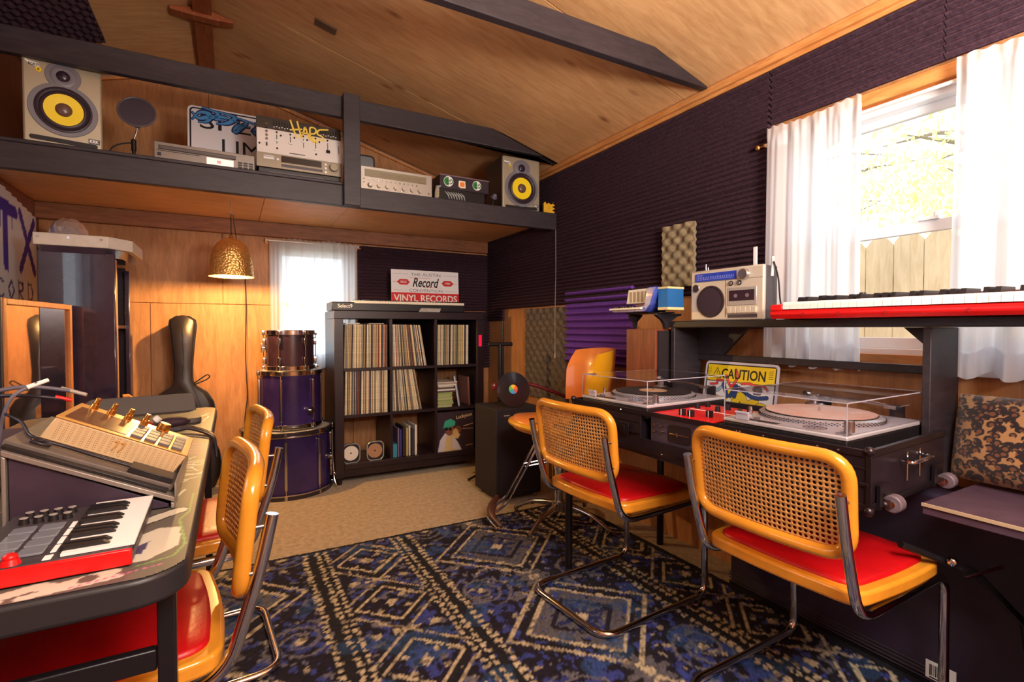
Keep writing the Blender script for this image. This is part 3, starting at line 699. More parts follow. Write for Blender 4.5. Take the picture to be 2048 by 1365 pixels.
# tape deck, black player and the tilted mixer
t = thing('black_player', (.335, 3.01, ZD), 0, 'flat black player lying under the silver deck on the loft', 'audio player')
b = MB(); b.box(-.20, 0, .004, .215, .27, .036); b.build('case', BLACKP, t, bev=.003)
b = MB(); b.box(-.15, -.004, .010, .13, 0, .018); b.box(.14, -.004, .012, .155, 0, .02); b.build('disc_slot', mat('slot', S(74, 64, 72), .3), t)
b = MB()
for x in (-.17, .17):
    for y in (.03, .24): b.cyl((x, y, 0), (x, y, .004), .014, n=12)
split(b, 'foot', RUBBER, t)
t = thing('cassette_deck', (.335, 3.005, ZD + .0362), 0, 'silver minidisc deck with dark display and round knob under the mixer', 'audio player')
DK = mat('deck_bronze', S(132, 122, 106), .3, .5)
b = MB(); b.box(-.208, .005, .0, .222, .27, .074); b.build('case', mat('deck_case', S(96, 86, 84), .4, .4), t, bev=.002)
b = MB(); b.box(-.21, -.004, 0, .224, .005, .076); b.build('front_panel', DK, t, bev=.002)
b = MB(); b.box(-.09, -.006, .036, .115, -.004, .070); b.build('display', mat('display_glass', S(40, 34, 36), .08), t)
b = MB(); b.box(-.09, -.007, .012, .12, -.004, .026); b.box(-.09, -.0075, .018, .12, -.0068, .020); b.build('disc_slot', mat('slot', S(74, 64, 72), .3), t)
b = MB(); b.cyl((.178, -.004, .045), (.178, -.024, .045), .024, .021, 28); b.cyl((.178, -.004, .045), (.178, -.007, .045), .029, n=28); b.build('knob', DK, t, bev=.001)
b = MB()
for z in (.014, .036, .056): b.cyl((.136, -.004, z), (.136, -.010, z), .006, n=14)
b.box(-.175, -.006, .044, -.125, -.004, .054); b.box(-.175, -.006, .058, -.125, -.004, .062); b.cyl((-.107, -.004, .048), (-.107, -.008, .048), .006, n=14); split(b, 'button', STEEL, t)
t = thing('dj_mixer', (.347, 3.02, ZD + .1125), 0, 'white and black DJ mixer with faders and yellow graffiti, tilted up', 'mixer', rx=-12)
MW, MH = .435, .215
b = MB(); b.prism([(0, 0), (0, MH), (.06, MH), (.13, .0)], -MW / 2, MW / 2, 'x'); b.build('housing', BLACKP, t, bev=.002)
b = MB(); b.box(-MW / 2, -.004, 0, MW / 2, 0, .145); b.build('fader_panel', mat('mixer_white', S(222, 214, 208), .45), t, bev=.001)
b = MB(); b.box(-MW / 2, -.004, .1455, MW / 2, 0, MH); b.build('equaliser_panel', mat('mixer_dark', S(70, 62, 56), .5, .0), t, bev=.001)
b = MB()
for x0, n_ in ((-.135, 7), (.105, 7)):
    for k in range(n_): b.box(x0 + k * .0135, -.0055, .155, x0 + k * .0135 + .004, -.004, .195)
for k, x in enumerate((-.12, -.052, .014, .078, .142)): b.box(x - .0016, -.0052, .065 + (k % 2) * .004, x + .0016, -.004, .118)
b.box(.2, -.0052, .06, .203, -.004, .11); b.box(-.06, -.0052, .018, .02, -.004, .022); split(b, 'fader_slot', INK, t)
b = MB()
for k, (x, z) in enumerate(((-.12, .080), (-.052, .075), (.014, .098), (.078, .062))): b.cb(x, -.009, z, .020, .010, .008)
for x0, n_ in ((-.135, 7), (.105, 7)):
    for k in range(n_): b.cb(x0 + k * .0135 + .002, -.008, .158 + .004 * (k % 2), .006, .006, .005)
split(b, 'fader_cap', WHITE, t, bev=.001)
b = MB(); b.cb(.142, -.009, .062, .020, .012, .014)
for x, z in ((-.12, .130), (-.052, .130), (.014, .132), (.078, .132), (.142, .132), (-.10, .114), (-.032, .114), (.034, .114), (.098, .114), (-.12, .036), (.078, .036), (-.17, .15), (-.205, .052)): b.cyl((x, -.004, z), (x, -.010, z), .0045, n=10)
b.cb(-.17, -.008, .052, .006, .008, .018); split(b, 'knob', BLACKP, t)
b = MB()
for z in (.126, .104, .082, .17): b.cyl((-.17, -.004, z), (-.17, -.013, z), .008, .0065, n=14)
split(b, 'knob', CHROME, t)
GY = mat('paint_yellow', S(244, 212, 96), .45)
b = MB()
for st in ([(-.05, .225), (-.02, .12)], [(-.015, .225), (.005, .125)], [(-.05, .165), (.01, .18)], [(.01, .13), (.025, .205), (.045, .13)], [(.005, .16), (.05, .158)], [(.05, .12), (.05, .205), (.085, .20), (.08, .165), (.045, .16)], [(.15, .205), (.095, .195), (.085, .165), (.12, .155), (.125, .130), (.085, .135), (.05, .145)], [(.06, .135), (.065, .105), (.075, .13), (.09, .11)]):
    P = fillet([(x - .0, z - .005, 0) for x, z in st], .02, 4); b.strip(P, .009, -.0062, 0)
b.build('graffiti', GY, t)

# post's right: receiver, sticker case, crate
t = thing('grey_plate', (.71, 3.22, ZD2), 0, 'grey metal plate with rounded corner standing behind the silver receiver', 'plate', rx=-5)
b = MB(); b.prism(rrect(.19, .285, .025, 6, 0, .1425), 0, .004, 'y'); b.mi = 1; b.prism(rrect(.17, .265, .018, 6, 0, .1425), -.0008, -.0001, 'y'); b.build('plate', [INK, mat('plate_pale', S(120, 122, 124), .4, .3)], t)
t = thing('stereo_receiver', (.885, 3.02, ZD2), 0, 'silver vintage stereo receiver with a row of seven knobs', 'receiver')
RS = mat('receiver_silver', S(186, 180, 172), .28, .5)
b = MB(); b.box(-.215, .006, .008, .215, .27, .140); b.build('case', mat('receiver_case', S(70, 60, 64), .5), t, bev=.003)
b = MB(); b.box(-.218, -.004, .008, .218, .006, .145); b.build('front_panel', RS, t, bev=.003)
b = MB(); b.box(-.195, -.0065, .085, .18, -.004, .128); b.build('dial_window', mat('dial_glass', S(140, 128, 104), .15), t)
b = MB()
for k in range(24): b.box(-.10 + k * .011, -.0072, .095, -.099 + k * .011, -.0066, .104 + (k % 5 == 0) * .006)
b.box(-.10, -.0072, .110, .16, -.0066, .1107); b.box(.125, -.0072, .087, .17, -.0066, .090); b.build('dial_scale', mat('scale_brown', S(90, 70, 50), .5), t)
for k in range(7):
    b = MB(); x = -.165 + k * .05; b.cyl((x, -.004, .036), (x, -.022, .036), .0125 if k else .016, .010, 18); b.cyl((x, -.004, .036), (x, -.006, .036), .016, n=18); b.build('knob', RS, t)
b = MB()
for k in range(12): b.cyl((-.17 + k * .026, -.004, .068), (-.17 + k * .026, -.012, .068), .0045, n=10)
split(b, 'button', CHROME, t)
b = MB(); b.cyl((.195, -.004, .030), (.195, -.008, .030), .004, n=10); b.cyl((-.2, -.004, .07), (-.2, -.008, .07), .003, n=8); b.cyl((-.2, -.004, .05), (-.2, -.008, .05), .003, n=8); split(b, 'jack', INK, t)
b = MB()
for x in (-.18, .18):
    for y in (.03, .24): b.cyl((x, y, 0), (x, y, .008), .014, n=12)
split(b, 'foot', RUBBER, t)
t = thing('equipment_case', (1.33, 3.05, ZD2), 0, 'low black equipment box with clear bag under the sticker case', 'box')
b = MB(); b.box(-.185, 0, 0, .155, .26, .092); b.box(-.02, -.006, .01, .15, 0, .082); b.build('case', BLACKP, t, bev=.005)
b = MB(); b.tube([(-.19, -.012, .004), (-.188, -.012, .05), (-.182, -.01, .09), (-.16, -.008, .10)], [.012, .014, .012, .005], 8)
R = random.Random(2)
for k in range(7): x = -.13 + k * .018; b.tube([(x, -.006, .07), (x + .02, -.009, .05), (x + .03, -.006, .025)], [.002, .006, .002], 6)
b.build('plastic_bag', mat('clear_film', S(190, 190, 186), .15, alpha=.55), t)
b = MB(); b.text('BTZ', w=.05, h=.016, x=0, z=0, bold=.02); b.v = [(-.2045, .0 + y - .012, .05 + x * .9) if False else (-.186 + z, -.0275, .05 + x) for x, y, z in b.v]; b.build('lettering', mat('gold_letter', S(200, 180, 110), .3, .4), t)
t = thing('sticker_case', (1.345, 3.06, ZD2 + .0925), 0, 'black case with two round green stickers and an orange one', 'case')
b = MB(); b.box(-.175, 0, 0, .175, .24, .088); b.build('case', mat('case_dark', S(46, 34, 44), .45), t, bev=.005)
b = MB(); b.box(-.176, -.002, .083, .176, .01, .0895); b.build('edge_trim', mat('trim_mauve', S(120, 100, 110), .4), t)
def sticker(x, z, r, kind, par):
    q = MB()
    if kind:
        q.mi = 0; q.prism([(x + r * math.cos(2 * PI * i / 32), z + r * math.sin(2 * PI * i / 32)) for i in range(32)], -.0016, -.0002, 'y')
        q.mi = 1; q.prism([(x - .004 + r * .82 * math.cos(D(80 + 20 * i)), z + r * .82 * math.sin(D(80 + 20 * i))) for i in range(11)], -.0020, -.0016, 'y')
        q.mi = 1; q.strip([(x + .3 * r + r * .5 * math.cos(D(a)), z + r * .5 * math.sin(D(a)), 0) for a in range(-60, 100, 20)], .006, -.0022, 0)
        q.mi = 2; q.text('DUB', w=r * .95, h=r * .35, x=x, z=z + .004, y=-.0024, bold=.03); q.text('ROCK', w=r * 1.0, h=r * .3, x=x + .004, z=z - .013, y=-.0024, bold=.03)
        return q.build('sticker', [WHITE, mat('sticker_green', S(36, 128, 60), .5), INK], par)
    q.prism([(x - r, z + r * .9), (x - r * .3, z + r), (x + r * .9, z + r * .95), (x + r, z - r * .9), (x - r * .5, z - r), (x - r * 1.1, z - r * .6)], -.0016, -.0002, 'y')
    q.mi = 1; q.prism(rrect(r * 1.3, r * 1.2, .004, 3, x, z), -.0022, -.0016, 'y'); return q.build('sticker', [mat('sticker_cream', S(240, 222, 196), .5), mat('sticker_orange', S(232, 128, 50), .5)], par)
sticker(-.115, .048, .033, 1, t); sticker(-.02, .040, .024, 0, t); sticker(.085, .046, .031, 1, t)
t = thing('clip_lamp', (1.53, 3.03, ZD2), 0, 'small dark clip lamp squeezed beside the right monitor', 'lamp')
b = MB(); b.lathe([(.001, .0), (.022, 0), (.022, .006), (.006, .01)], 16); b.tube([(0, 0, .008), (.006, 0, .04), (.012, 0, .07)], .004, 8); b.build('stem', BLACKM, t)
b = MB(); b.T = T((.014, -.005, .078), 50); b.lathe([(.006, .02), (.012, .015), (.022, -.012), (.020, -.012), (.010, .012)], 18); b.build('shade', mat('shade_grey', S(86, 76, 92), .3), t)
t = thing('foam_ornament', (1.975, 3.02, ZD2), -8, 'yellow crown shaped foam piece at the right end of loft', 'ornament')
b = MB(); b.prism([(-.042, 0), (.042, .0), (.045, .078), (.035, .092), (.022, .074), (.008, .076), (-.004, .086), (-.018, .072), (-.030, .092), (-.042, .08)], 0, .02, 'y'); b.build('crown', mat('mustard_foam', S(216, 164, 30), .8, noise=.15), t, bev=.002)

# ================================================================ LEFT SIDE, BACK LEFT
# banner on left wall
t = thing('banner', (XL + .012, 2.55, .70), 90, 'white cloth banner with dripping purple letters on the left wall', 'banner')
BW, BH = 1.46, 1.16
cv = Canvas(BW, BH, .011, S(216, 210, 210)); PU = S(74, 46, 150)
def L(P, w_=.065): cv.line([(x, z) for x, z in P], w_, PU)
L([(.28, .72), (.42, 1.05), (.56, .72)]); L([(.35, .84), (.5, .84)], .05)
L([(.84, 1.04), (1.13, 1.02)], .07); L([(.99, 1.02), (.99, .73)], .06)
L([(1.20, 1.04), (1.42, .73)], .05); L([(1.42, 1.02), (1.20, .73)], .05)
for x, z in ((.87, .9), (.93, .92), (1.02, .70), (1.08, .93), (.45, .76), (.3, .66), (.86, .95)): cv.line([(x, 1.0 if z > .8 else .75), (x, z)], .010, PU)
PB = S(60, 44, 110)
for k, ch in enumerate('RECORD'):
    x = .58 + k * .145; z0, z1 = .555, .655; w_ = .085
    sh_ = {'R': [[(0, 0), (0, 1), (.8, .9), (.7, .55), (0, .5), (.8, 0)]], 'E': [[(.8, 1), (0, 1), (0, 0), (.8, 0)], [(0, .5), (.6, .5)]], 'C': [[(.9, .85), (.4, 1), (0, .5), (.4, 0), (.9, .15)]], 'O': [[(.45, 1), (0, .5), (.45, 0), (.9, .5), (.45, 1)]], 'D': [[(0, 0), (0, 1), (.6, .95), (.9, .5), (.6, .05), (0, 0)]]}[ch]
    for st in sh_: cv.line([(x + a * w_, z0 + c_ * (z1 - z0)) for a, c_ in st], .016, PB)
cv.build('banner_cloth', vcol_mat('print_cloth', .85, .3, 300), t, FACE, keep=lambda u, v: v < BH - .03 - .05 * np.clip((u - .9) / .56, 0, 1) * 1.6)
b = MB(); b.box(0, .001, 0, BW - .012, .004, BH - .12); b.build('banner_backing', mat('cloth_white', S(216, 210, 210), .85), t)

# black octagonal cabinet
t = thing('podium_cabinet', (-.675, 3.30, 0), 0, 'tall glossy black cabinet with pale slab top in the left corner', 'cabinet')
GLO = mat('gloss_black', S(46, 38, 58), .2, noise=.25, nscale=7, bump=.12, bscale=9, coat=1.0)
b = MB(); b.box(-.155, 0, 0, .150, .03, 1.49); b.build('front_panel', GLO, t, bev=.006)
b = MB(); b.box(-.155, .0305, 0, -.13, .50, 1.49); b.build('side_panel', GLO, t, bev=.004)
b = MB(); b.box(.125, .42, 0, .15, .50, 1.44); b.build('side_panel', GLO, t, bev=.004)
b = MB(); b.box(.132, .031, 0, .150, .06, 1.46); b.build('edge_board', mat('raw_edge', S(150, 110, 88), .6), t, bev=.002)
b = MB(); b.box(-.128, .47, 0, .124, .50, 1.46); b.build('back_panel', DARKW, t)
for z in (.12, .62, 1.1):
    b = MB(); b.box(-.129, .032, z, .13, .469, z + .018); b.build('shelf', DARKW, t, bev=.001)
b = MB(); P = [(-.165, -.015), (.125, -.015), (.215, .09), (.215, .44), (.125, .54), (-.165, .54)]
b.prism(P, 1.512, 1.572, 'z'); b.build('top_slab', mat('pale_slab', S(206, 198, 188), .45, noise=.06), t, bev=.004)
b = MB(); P = [(-.15, -.008), (.12, -.008), (.185, .09), (.185, .44), (.12, .51), (-.15, .51)]; Q = [(x * .93, y * .95 + .01) for x, y in P]
b.rings([[(x, y, 1.47) for x, y in Q], [(x, y, 1.511) for x, y in P]]); b.build('cove', GLO, t)
b = MB()
for x in (-.145, -.03, .1): b.cyl((x, -.0152, 1.553), (x, -.019, 1.553), .006, n=12)
split(b, 'screw', CHROME, t)
t = thing('wooden_box', (-.49, 3.42, .6385), 10, 'small pale wooden box showing inside the black cabinet', 'box')
b = MB(); b.prism([(-.03, 0), (.045, 0), (.045, .05), (.0, .095), (-.03, .095)], 0, .1, 'y'); b.build('box', PINE, t, bev=.002)
t = thing('glass_dome', (-.735, 3.45, 1.5725), 0, 'clear crumpled plastic dome on top of the tall black cabinet', 'dome')
b = MB(); b.lathe([(.001, .10), (.03, .096), (.06, .075), (.078, .045), (.085, .012), (.10, .008), (.10, .003)], 22)
R = random.Random(3); b.v = [(x + R.uniform(-.004, .004), y + R.uniform(-.004, .004), z + R.uniform(0, .004)) for x, y, z in b.v]
b.build('dome', mat('clear_plastic', (.9, .9, .95, 1), .15, trans=.85, ior=1.3), t, smooth=False)
b = MB(); b.lathe([(.001, 0), (.11, 0), (.11, .003), (.001, .003)], 24); b.build('tray', DARKW, t)

# mirror: leaning frame that reflects the gig bag
mx, my = -.742, 2.56; ang = 84.7
t = thing('framed_mirror', (mx, my, .02), ang, 'tall framed mirror in front of black cabinet, reflecting the guitar bag', 'mirror')
MWd, MHt = .645, 1.195; FRM = wood('mirror_frame', S(196, 128, 70), S(160, 92, 44), (6, 6, 1), .5, 6)
for i, (x0, z0, x1, z1) in enumerate(((0, 0, .024, MHt), (MWd - .024, 0, MWd, MHt), (.0245, MHt - .024, MWd - .0245, MHt), (.0245, 0, MWd - .0245, .024))):
    b = MB(); b.box(x0, -.004, z0, x1, .02, z1); b.build('frame_rail', FRM, t, bev=.003)
b = MB(); b.box(-.012, .0, 0, -.0005, .045, MHt + .004); b.box(-.012, .0205, 0, MWd, .045, MHt + .004); b.build('frame_back', BLACK, t, bev=.002)
b = MB(); b.box(.024, .008, .024, MWd - .024, .012, MHt - .024); b.build('mirror_glass', mat('mirror_silver', S(200, 188, 190), .03, 1.0), t)

# pendant lamp
t = thing('pendant_lamp', (.005, 3.50, 1.413), 0, 'lit hammered brass dome pendant hanging from a hook under loft', 'lamp')
HB = mat('hammered_brass', S(240, 186, 108), .36, .85)
nt = HB.node_tree; v = nt.nodes.new('ShaderNodeTexVoronoi'); v.inputs['Scale'].default_value = 85; tc = nt.nodes.new('ShaderNodeTexCoord'); bp = nt.nodes.new('ShaderNodeBump'); bp.inputs['Strength'].default_value = .9; bp.inputs['Distance'].default_value = .004
nt.links.new(tc.outputs['Object'], v.inputs['Vector']); nt.links.new(v.outputs['Distance'], bp.inputs['Height']); nt.links.new(bp.outputs[0], nt.nodes['Principled BSDF'].inputs['Normal'])
prof = [(.012, .232), (.03, .229), (.055, .217), (.078, .196), (.096, .165), (.108, .125), (.115, .08), (.119, .04), (.122, 0)]
b = MB(); b.lathe(prof + [(.1205, 0), (.1135, .08), (.1065, .125), (.0945, .164), (.0765, .194), (.054, .215), (.03, .2268), (.012, .2295)], 48); b.build('dome', HB, t)
b = MB(); b.lathe([(.121, .0005)] + [(r - .0018, z) for r, z in reversed(prof[:-1])], 40); b.build('dome_lining', mat('gold_lining', S(250, 210, 120), .5), t)
b = MB(); b.cyl((0, 0, .228), (0, 0, .252), .012, .008, 16); b.cyl((0, 0, .15), (0, 0, .228), .017, n=16); b.build('socket', BRASS, t)
b = MB(); b.ball((0, 0, .052), .028, 16); b.cyl((0, 0, .075), (0, 0, .152), .015, n=14); b.build('bulb', mat('bulb_glow', (1, .8, .5, 1), .3, emit=(1, .62, .22, 1), es=14), t)
b = MB(); b.tube(fillet([(0, 0, .25), (0, 0, .375), (.01, .01, .378), (.03, .3, .28), (.035, .52, .24), (.06, .565, .2)], .03), .0025, 6)
b.tube(fillet([(.06, .565, .2), (.085, .575, .08), (.088, .578, -.15), (.08, .578, -.5), (.09, .578, -.8), (.07, .575, -.95), (.075, .57, -1.35)], .05), .0028, 6); b.build('cord', RUBBER, t)
b = MB(); b.tube([(0, 0, .452), (0, 0, .39), (.012, 0, .378), (.0, 0, .37), (-.010, 0, .382)], .002, 6); b.build('hook', STEEL, t)

# guitar gig bag
t = thing('guitar_bag', (-.275, 3.88, .0), 0, 'black soft guitar bag leaning upright against the back wall', 'guitar bag', rx=-2.5)
half = [(.0, .03), (.10, .03), (.165, .06), (.195, .13), (.205, .21), (.195, .29), (.165, .36), (.155, .42), (.165, .50), (.175, .56), (.165, .62), (.13, .68), (.07, .725), (.052, .76), (.05, .85), (.062, 1.0), (.075, 1.12), (.070, 1.155), (.03, 1.182), (0, 1.187)]
def outline_section(kx, y, zc=.0):
    r_ = [(x * kx, y, .03 + (z - .03) * (1 - (1 - kx) * .03) + (1 - kx) * .01) for x, z in half]; l_ = [(-x, yy, z) for x, yy, z in reversed(r_[1:-1])]; return r_ + l_
b = MB(); b.rings([outline_section(.80, -.062), outline_section(.94, -.055), outline_section(1.0, -.035), outline_section(1.0, .035), outline_section(.94, .055), outline_section(.8, .06)])
BAG = mat('bag_nylon', S(30, 25, 31), .36, noise=.3, nscale=6, bump=.35, bscale=9)
b.build('bag', BAG, t, ang=60)
b = MB(); b.tube([(x * 1.005, -.035, z) for x, z in half[1:-1]], .004, 6); b.tube([(-x * 1.005, -.035, z) for x, z in half[1:-1]], .004, 6); b.build('piping', BLACKP, t)
b = MB(); b.tube([(.0, -.064, 1.10), (.006, -.066, .9), (.0, -.066, .78)], .003, 6); b.build('zip', STEEL, t)
b = MB(); b.tube(fillet([(.055, -.05, .74), (.10, -.055, .775), (.135, -.055, .80), (.15, -.055, .785), (.13, -.055, .765), (.06, -.05, .735)], .02), .004, 6); b.build('handle_loop', BLACKP, t)

# drums
DS = mat('drum_wrap_violet', S(50, 34, 86), .22, noise=.35, nscale=3, coat=.4)
DS2 = mat('drum_wrap_wine', S(50, 30, 42), .25, noise=.3, nscale=4, coat=.4)
HEAD = mat('drum_head', S(204, 196, 184), .45)
def drum(name, loc, r, h, shell, n, label, hoopm, rz=0, spur=False, lugs2=True):
    t = thing(name, loc, rz, label, 'drum', 'stacked drums')
    b = MB(); b.lathe([(r - .004, .018), (r, .018), (r, h - .018), (r - .004, h - .018)], 56); b.build('shell', shell, t)
    for z0, z1 in ((0, .030), (h - .030, h)):
        b = MB(); ro = r + (.008 if hoopm is CHROME else .016)
        b.lathe([(r + .002, z0), (ro, z0), (ro, z1), (r + .002, z1), (r + .002, z0)], 56); b.build('hoop', hoopm, t, bev=.002)
    b = MB(); b.lathe([(.001, h - .012), (r + .001, h - .012), (r + .001, h - .018)], 48); b.build('drum_head', HEAD, t)
    b = MB(); b.lathe([(.001, .008), (r + .001, .008), (r + .001, .014)], 48); b.build('drum_head', HEAD, t)
    for k in range(n):
        a = 2 * PI * (k + .5) / n - PI / 2; c_, s_ = math.cos(a), math.sin(a)
        q = MB(); q.T = Matrix.Rotation(a, 4, 'Z'); rr = r + .012
        q.cyl((rr, 0, .01), (rr, 0, h - .01), .0028, n=8)
        q.cyl((rr, 0, -.0 + .004), (rr, 0, .016), .005, n=8); q.cyl((rr, 0, h - .014), (rr, 0, h - .002), .005, n=8); q.build('tension_rod', CHROME, t)
        q = MB(); q.T = Matrix.Rotation(a, 4, 'Z')
        if lugs2:
            for z in (h * .24, h * .72): q.prism(rrect(.022, .052, .009, 4, 0, z), r, r + .017, 'x')
        else: q.prism(rrect(.016, h * .72, .007, 4, 0, h * .5), r, r + .014, 'x')
        split(q, 'lug', CHROME, t, bev=.002)
        q = MB(); q.T = Matrix.Rotation(a, 4, 'Z')
        for z in (.016, h - .016): q.prism(rrect(.018, .034, .004, 3, 0, z), r + .005, r + .021, 'x')
        split(q, 'claw', CHROME, t, bev=.002)
    return t
BH_ = mat('bass_hoop', S(44, 36, 44), .3, coat=.4)
bd = drum('bass_drum', (.330, 3.775, .0), .272, .435, DS, 8, 'large violet bass drum lying flat at the bottom of the drum stack', BH_, 15, lugs2=False)
for a in (-25, 205):
    q = MB(); q.T = Matrix.Rotation(D(a - 15), 4, 'Z'); q.cyl((.274, 0, .22), (.30, 0, .22), .022, n=16); q.tube([(.297, 0, .40), (.30, 0, .22), (.31, 0, .06), (.33, -.02, .02)], .006, 8); q.ball((.31, 0, .1), .016); q.build('spur', CHROME, bd)
q = MB(); 
for k in range(2): 
    z = .03 if k == 0 else .405; q.lathe([(.2885, z - .004), (.2895, z), (.2885, z + .004)], 56)
q.build('hoop_inlay', CHROME, bd)
ft = drum('floor_tom', (.352, 3.78, .4355), .192, .385, DS, 6, 'violet floor tom in the middle of the drum stack', CHROME, 8, lugs2=False)
for a in (-62, 178, 58):
    q = MB(); q.T = Matrix.Rotation(D(a - 8), 4, 'Z'); q.cyl((.193, 0, .12), (.225, 0, .12), .024, n=18); q.cyl((.225, 0, .12), (.24, 0, .12), .010, n=12); q.box(.236, -.022, .115, .242, .022, .125); q.build('leg_bracket', CHROME, ft)
tm = drum('rack_tom', (.350, 3.775, .821), .152, .268, DS2, 6, 'small dark wine tom drum on top of the drum stack', CHROME, 0, lugs2=True)
q = MB(); q.cyl((-.153, 0, .15), (-.175, 0, .15), .018, n=14); q.cb(-.17, 0, .15, .02, .03, .06); q.build('mount_bracket', CHROME, tm, bev=.003)
q = MB(); q.text('PEARL', w=.001, h=.001) if False else None

# ================================================================ RECORD SHELF
X0, X1, Y0b, Y1b = .62, 1.765, 3.65, 4.04
t = thing('record_shelf', (X0, Y0b, 0), 0, 'black brown cube shelf filled with records under the small keyboard', 'shelf')
WB = X1 - X0; DB = Y1b - Y0b
b = MB(); b.box(0, 0, 1.17, WB, DB, 1.226); b.build('top_panel', DARKW, t, bev=.003)
for x0, x1 in ((0, .062), (WB - .062, WB)):
    b = MB(); b.box(x0, 0, .05, x1, DB, 1.1695); b.build('side_panel', DARKW, t, bev=.003)
for x0, x1 in ((.388, .408), (.733, .753)):
    b = MB(); b.box(x0, .004, .145, x1, DB, 1.1695); b.build('divider', DARKW, t, bev=.001)
for z in (.800, .470):
    for x0, x1 in ((.0625, .3875), (.4085, .7325), (.7535, WB - .0625)):
        b = MB(); b.box(x0, .004, z, x1, DB, z + .02); b.build('shelf_board', DARKW, t, bev=.001)
b = MB(); b.box(.0625, .0, .105, WB - .0625, DB, .1445); b.build('base_panel', DARKW, t, bev=.002)
b = MB(); b.box(.0625, .02, .05, WB - .0625, .05, .1045); b.build('plinth', DARKW, t)
for x in (.031, WB - .031):
    for y in (.04, DB - .04): b = MB(); b.cyl((x, y, 0), (x, y, .0495), .02, .024, 14); split(b, 'foot', BLACKP, t)
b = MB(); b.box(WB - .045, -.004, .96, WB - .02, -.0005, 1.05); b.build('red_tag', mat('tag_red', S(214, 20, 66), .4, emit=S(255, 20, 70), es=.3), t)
# records
RC = [S(232, 222, 190), S(206, 188, 150), S(226, 214, 176), S(190, 170, 130), S(160, 120, 90), S(214, 204, 170), S(110, 96, 84), S(70, 60, 66), S(176, 90, 70), S(238, 234, 222), S(150, 160, 140), S(196, 164, 120), S(90, 104, 120), S(210, 180, 100), S(56, 48, 52), S(222, 196, 160)]
rm = []
for k, c_ in enumerate(RC):
    b = MB(); b.box(0, 0, 0, .0046, .305, .309); m_ = mat('sleeve_%d' % k, c_, .6, noise=.25, nscale=26, stretch=(1, 1, 3)); rm.append(b.mesh('record_sleeve', m_, False))
def records(x0, x1, z, zone, label, lean0=0.0, lean1=0.0, seed=0):
    R = random.Random(seed); n = int((x1 - x0) / .00555)
    for k in range(n):
        u = k / max(1, n - 1); o = bpy.data.objects.new('record_sleeve', rm[R.choices(range(16), weights=[8, 7, 7, 7, 6, 7, 6, 5, 4, 8, 5, 6, 4, 5, 6, 6])[0]]); COL.objects.link(o)
        le = lean0 + (lean1 - lean0) * u
        o.location = (x0 + k * .00555 - math.sin(D(le)) * .309 * (0 if le > 0 else 0), Y0b + .022 + R.uniform(-.008, .010), z + .0006); o.rotation_euler = (0, D(le), 0)
        tag(o, label, 'record', zone)
records(.690, .998, .820, 'records in the upper left cube', 'thin worn record sleeve in the upper left cube of the black shelf', 1.5, .5, 1)
records(1.034, 1.300, .8205, 'leaning records in the upper middle cube', 'thin record sleeve, leaning left, in the upper middle cube of the black shelf', -1, -9.5, 2)
records(1.380, 1.640, .820, 'records in the upper right cube', 'thin worn record sleeve in the upper right cube of the black shelf', 1, .5, 3)
records(.688, .995, .490, 'records in the middle left cube', 'thin worn record sleeve in the middle left cube of the black shelf', 1.2, .3, 4)
records(1.034, 1.258, .4905, 'leaning records in the centre cube', 'thin record sleeve, leaning left, in the centre cube of the black shelf', -1, -10.5, 5)
# loose papers on top of upper-left records
t_ = MB(); t_.box(.70, 3.68, 1.134, .80, 3.95, 1.139); tag(t_.build('paper_sheet', PAPERW), 'white sheet lying on top of the upper left records', 'paper')
t_ = MB(); t_.box(.86, 3.67, 1.134, .97, 3.95, 1.138); tag(t_.build('paper_sheet', mat('paper_grey', S(200, 196, 186), .6)), 'greyish envelope lying on top of the upper left records', 'paper')
# stacked books, right column
R = random.Random(9); z = .4905
for k in range(14):
    h_ = R.uniform(.009, .014); c_ = S(*R.choice([(170, 184, 120), (150, 168, 104), (190, 196, 140), (176, 180, 126)])) if k < 10 else S(*R.choice([(224, 216, 196), (90, 70, 70), (230, 226, 214), (150, 60, 60)]))
    b = MB(); w_ = R.uniform(.115, .128) + (.0 if k < 10 else R.uniform(.0, .04)); b.box(0, 0, 0, w_, .2, h_)
    o = b.build('magazine', mat('mag_%d' % k, c_, .6), bev=.001, seg=1); o.location = (1.384 + R.uniform(0, .005), Y0b + .03 + R.uniform(-.005, .006), z); o.rotation_euler = (0, 0, D(R.uniform(-2, 2))); z += h_ + .0006
    tag(o, 'green backed paperback in the horizontal stack of the right column cube' if k < 10 else 'pale magazine on the top of the horizontal stack, right column', 'book', 'green paperbacks stacked in the right cube' if k < 10 else 'pale magazines above the green paperbacks')
for k in range(3):
    b = MB(); b.box(0, 0, 0, .15 + .012 * k, .20, .008); o = b.build('magazine', mat('mag_top%d' % k, S(*[(236, 232, 220), (180, 160, 150), (220, 206, 190)][k]), .6), bev=.001, seg=1)
    o.location = (1.382, Y0b + .02 + .012 * k, z); o.rotation_euler = (0, 0, D(-7 + 4 * k)); z += .0088
    tag(o, ['white magazine fanned out in the right cube, lowest of the three', 'brownish magazine fanned out between two pale ones', 'pinkish magazine on the very top of the paper stack'][k], 'magazine')
b = MB(); b.box(0, 0, 0, .012, .2, .235); o = b.build('booklet', mat('booklet_blue', S(196, 202, 222), .5), bev=.001); o.location = (1.560, Y0b + .04, .4905); o.rotation_euler = (0, D(-9), D(-24)); tag(o, 'pale blue white booklet standing tilted beside the green paperbacks', 'booklet')
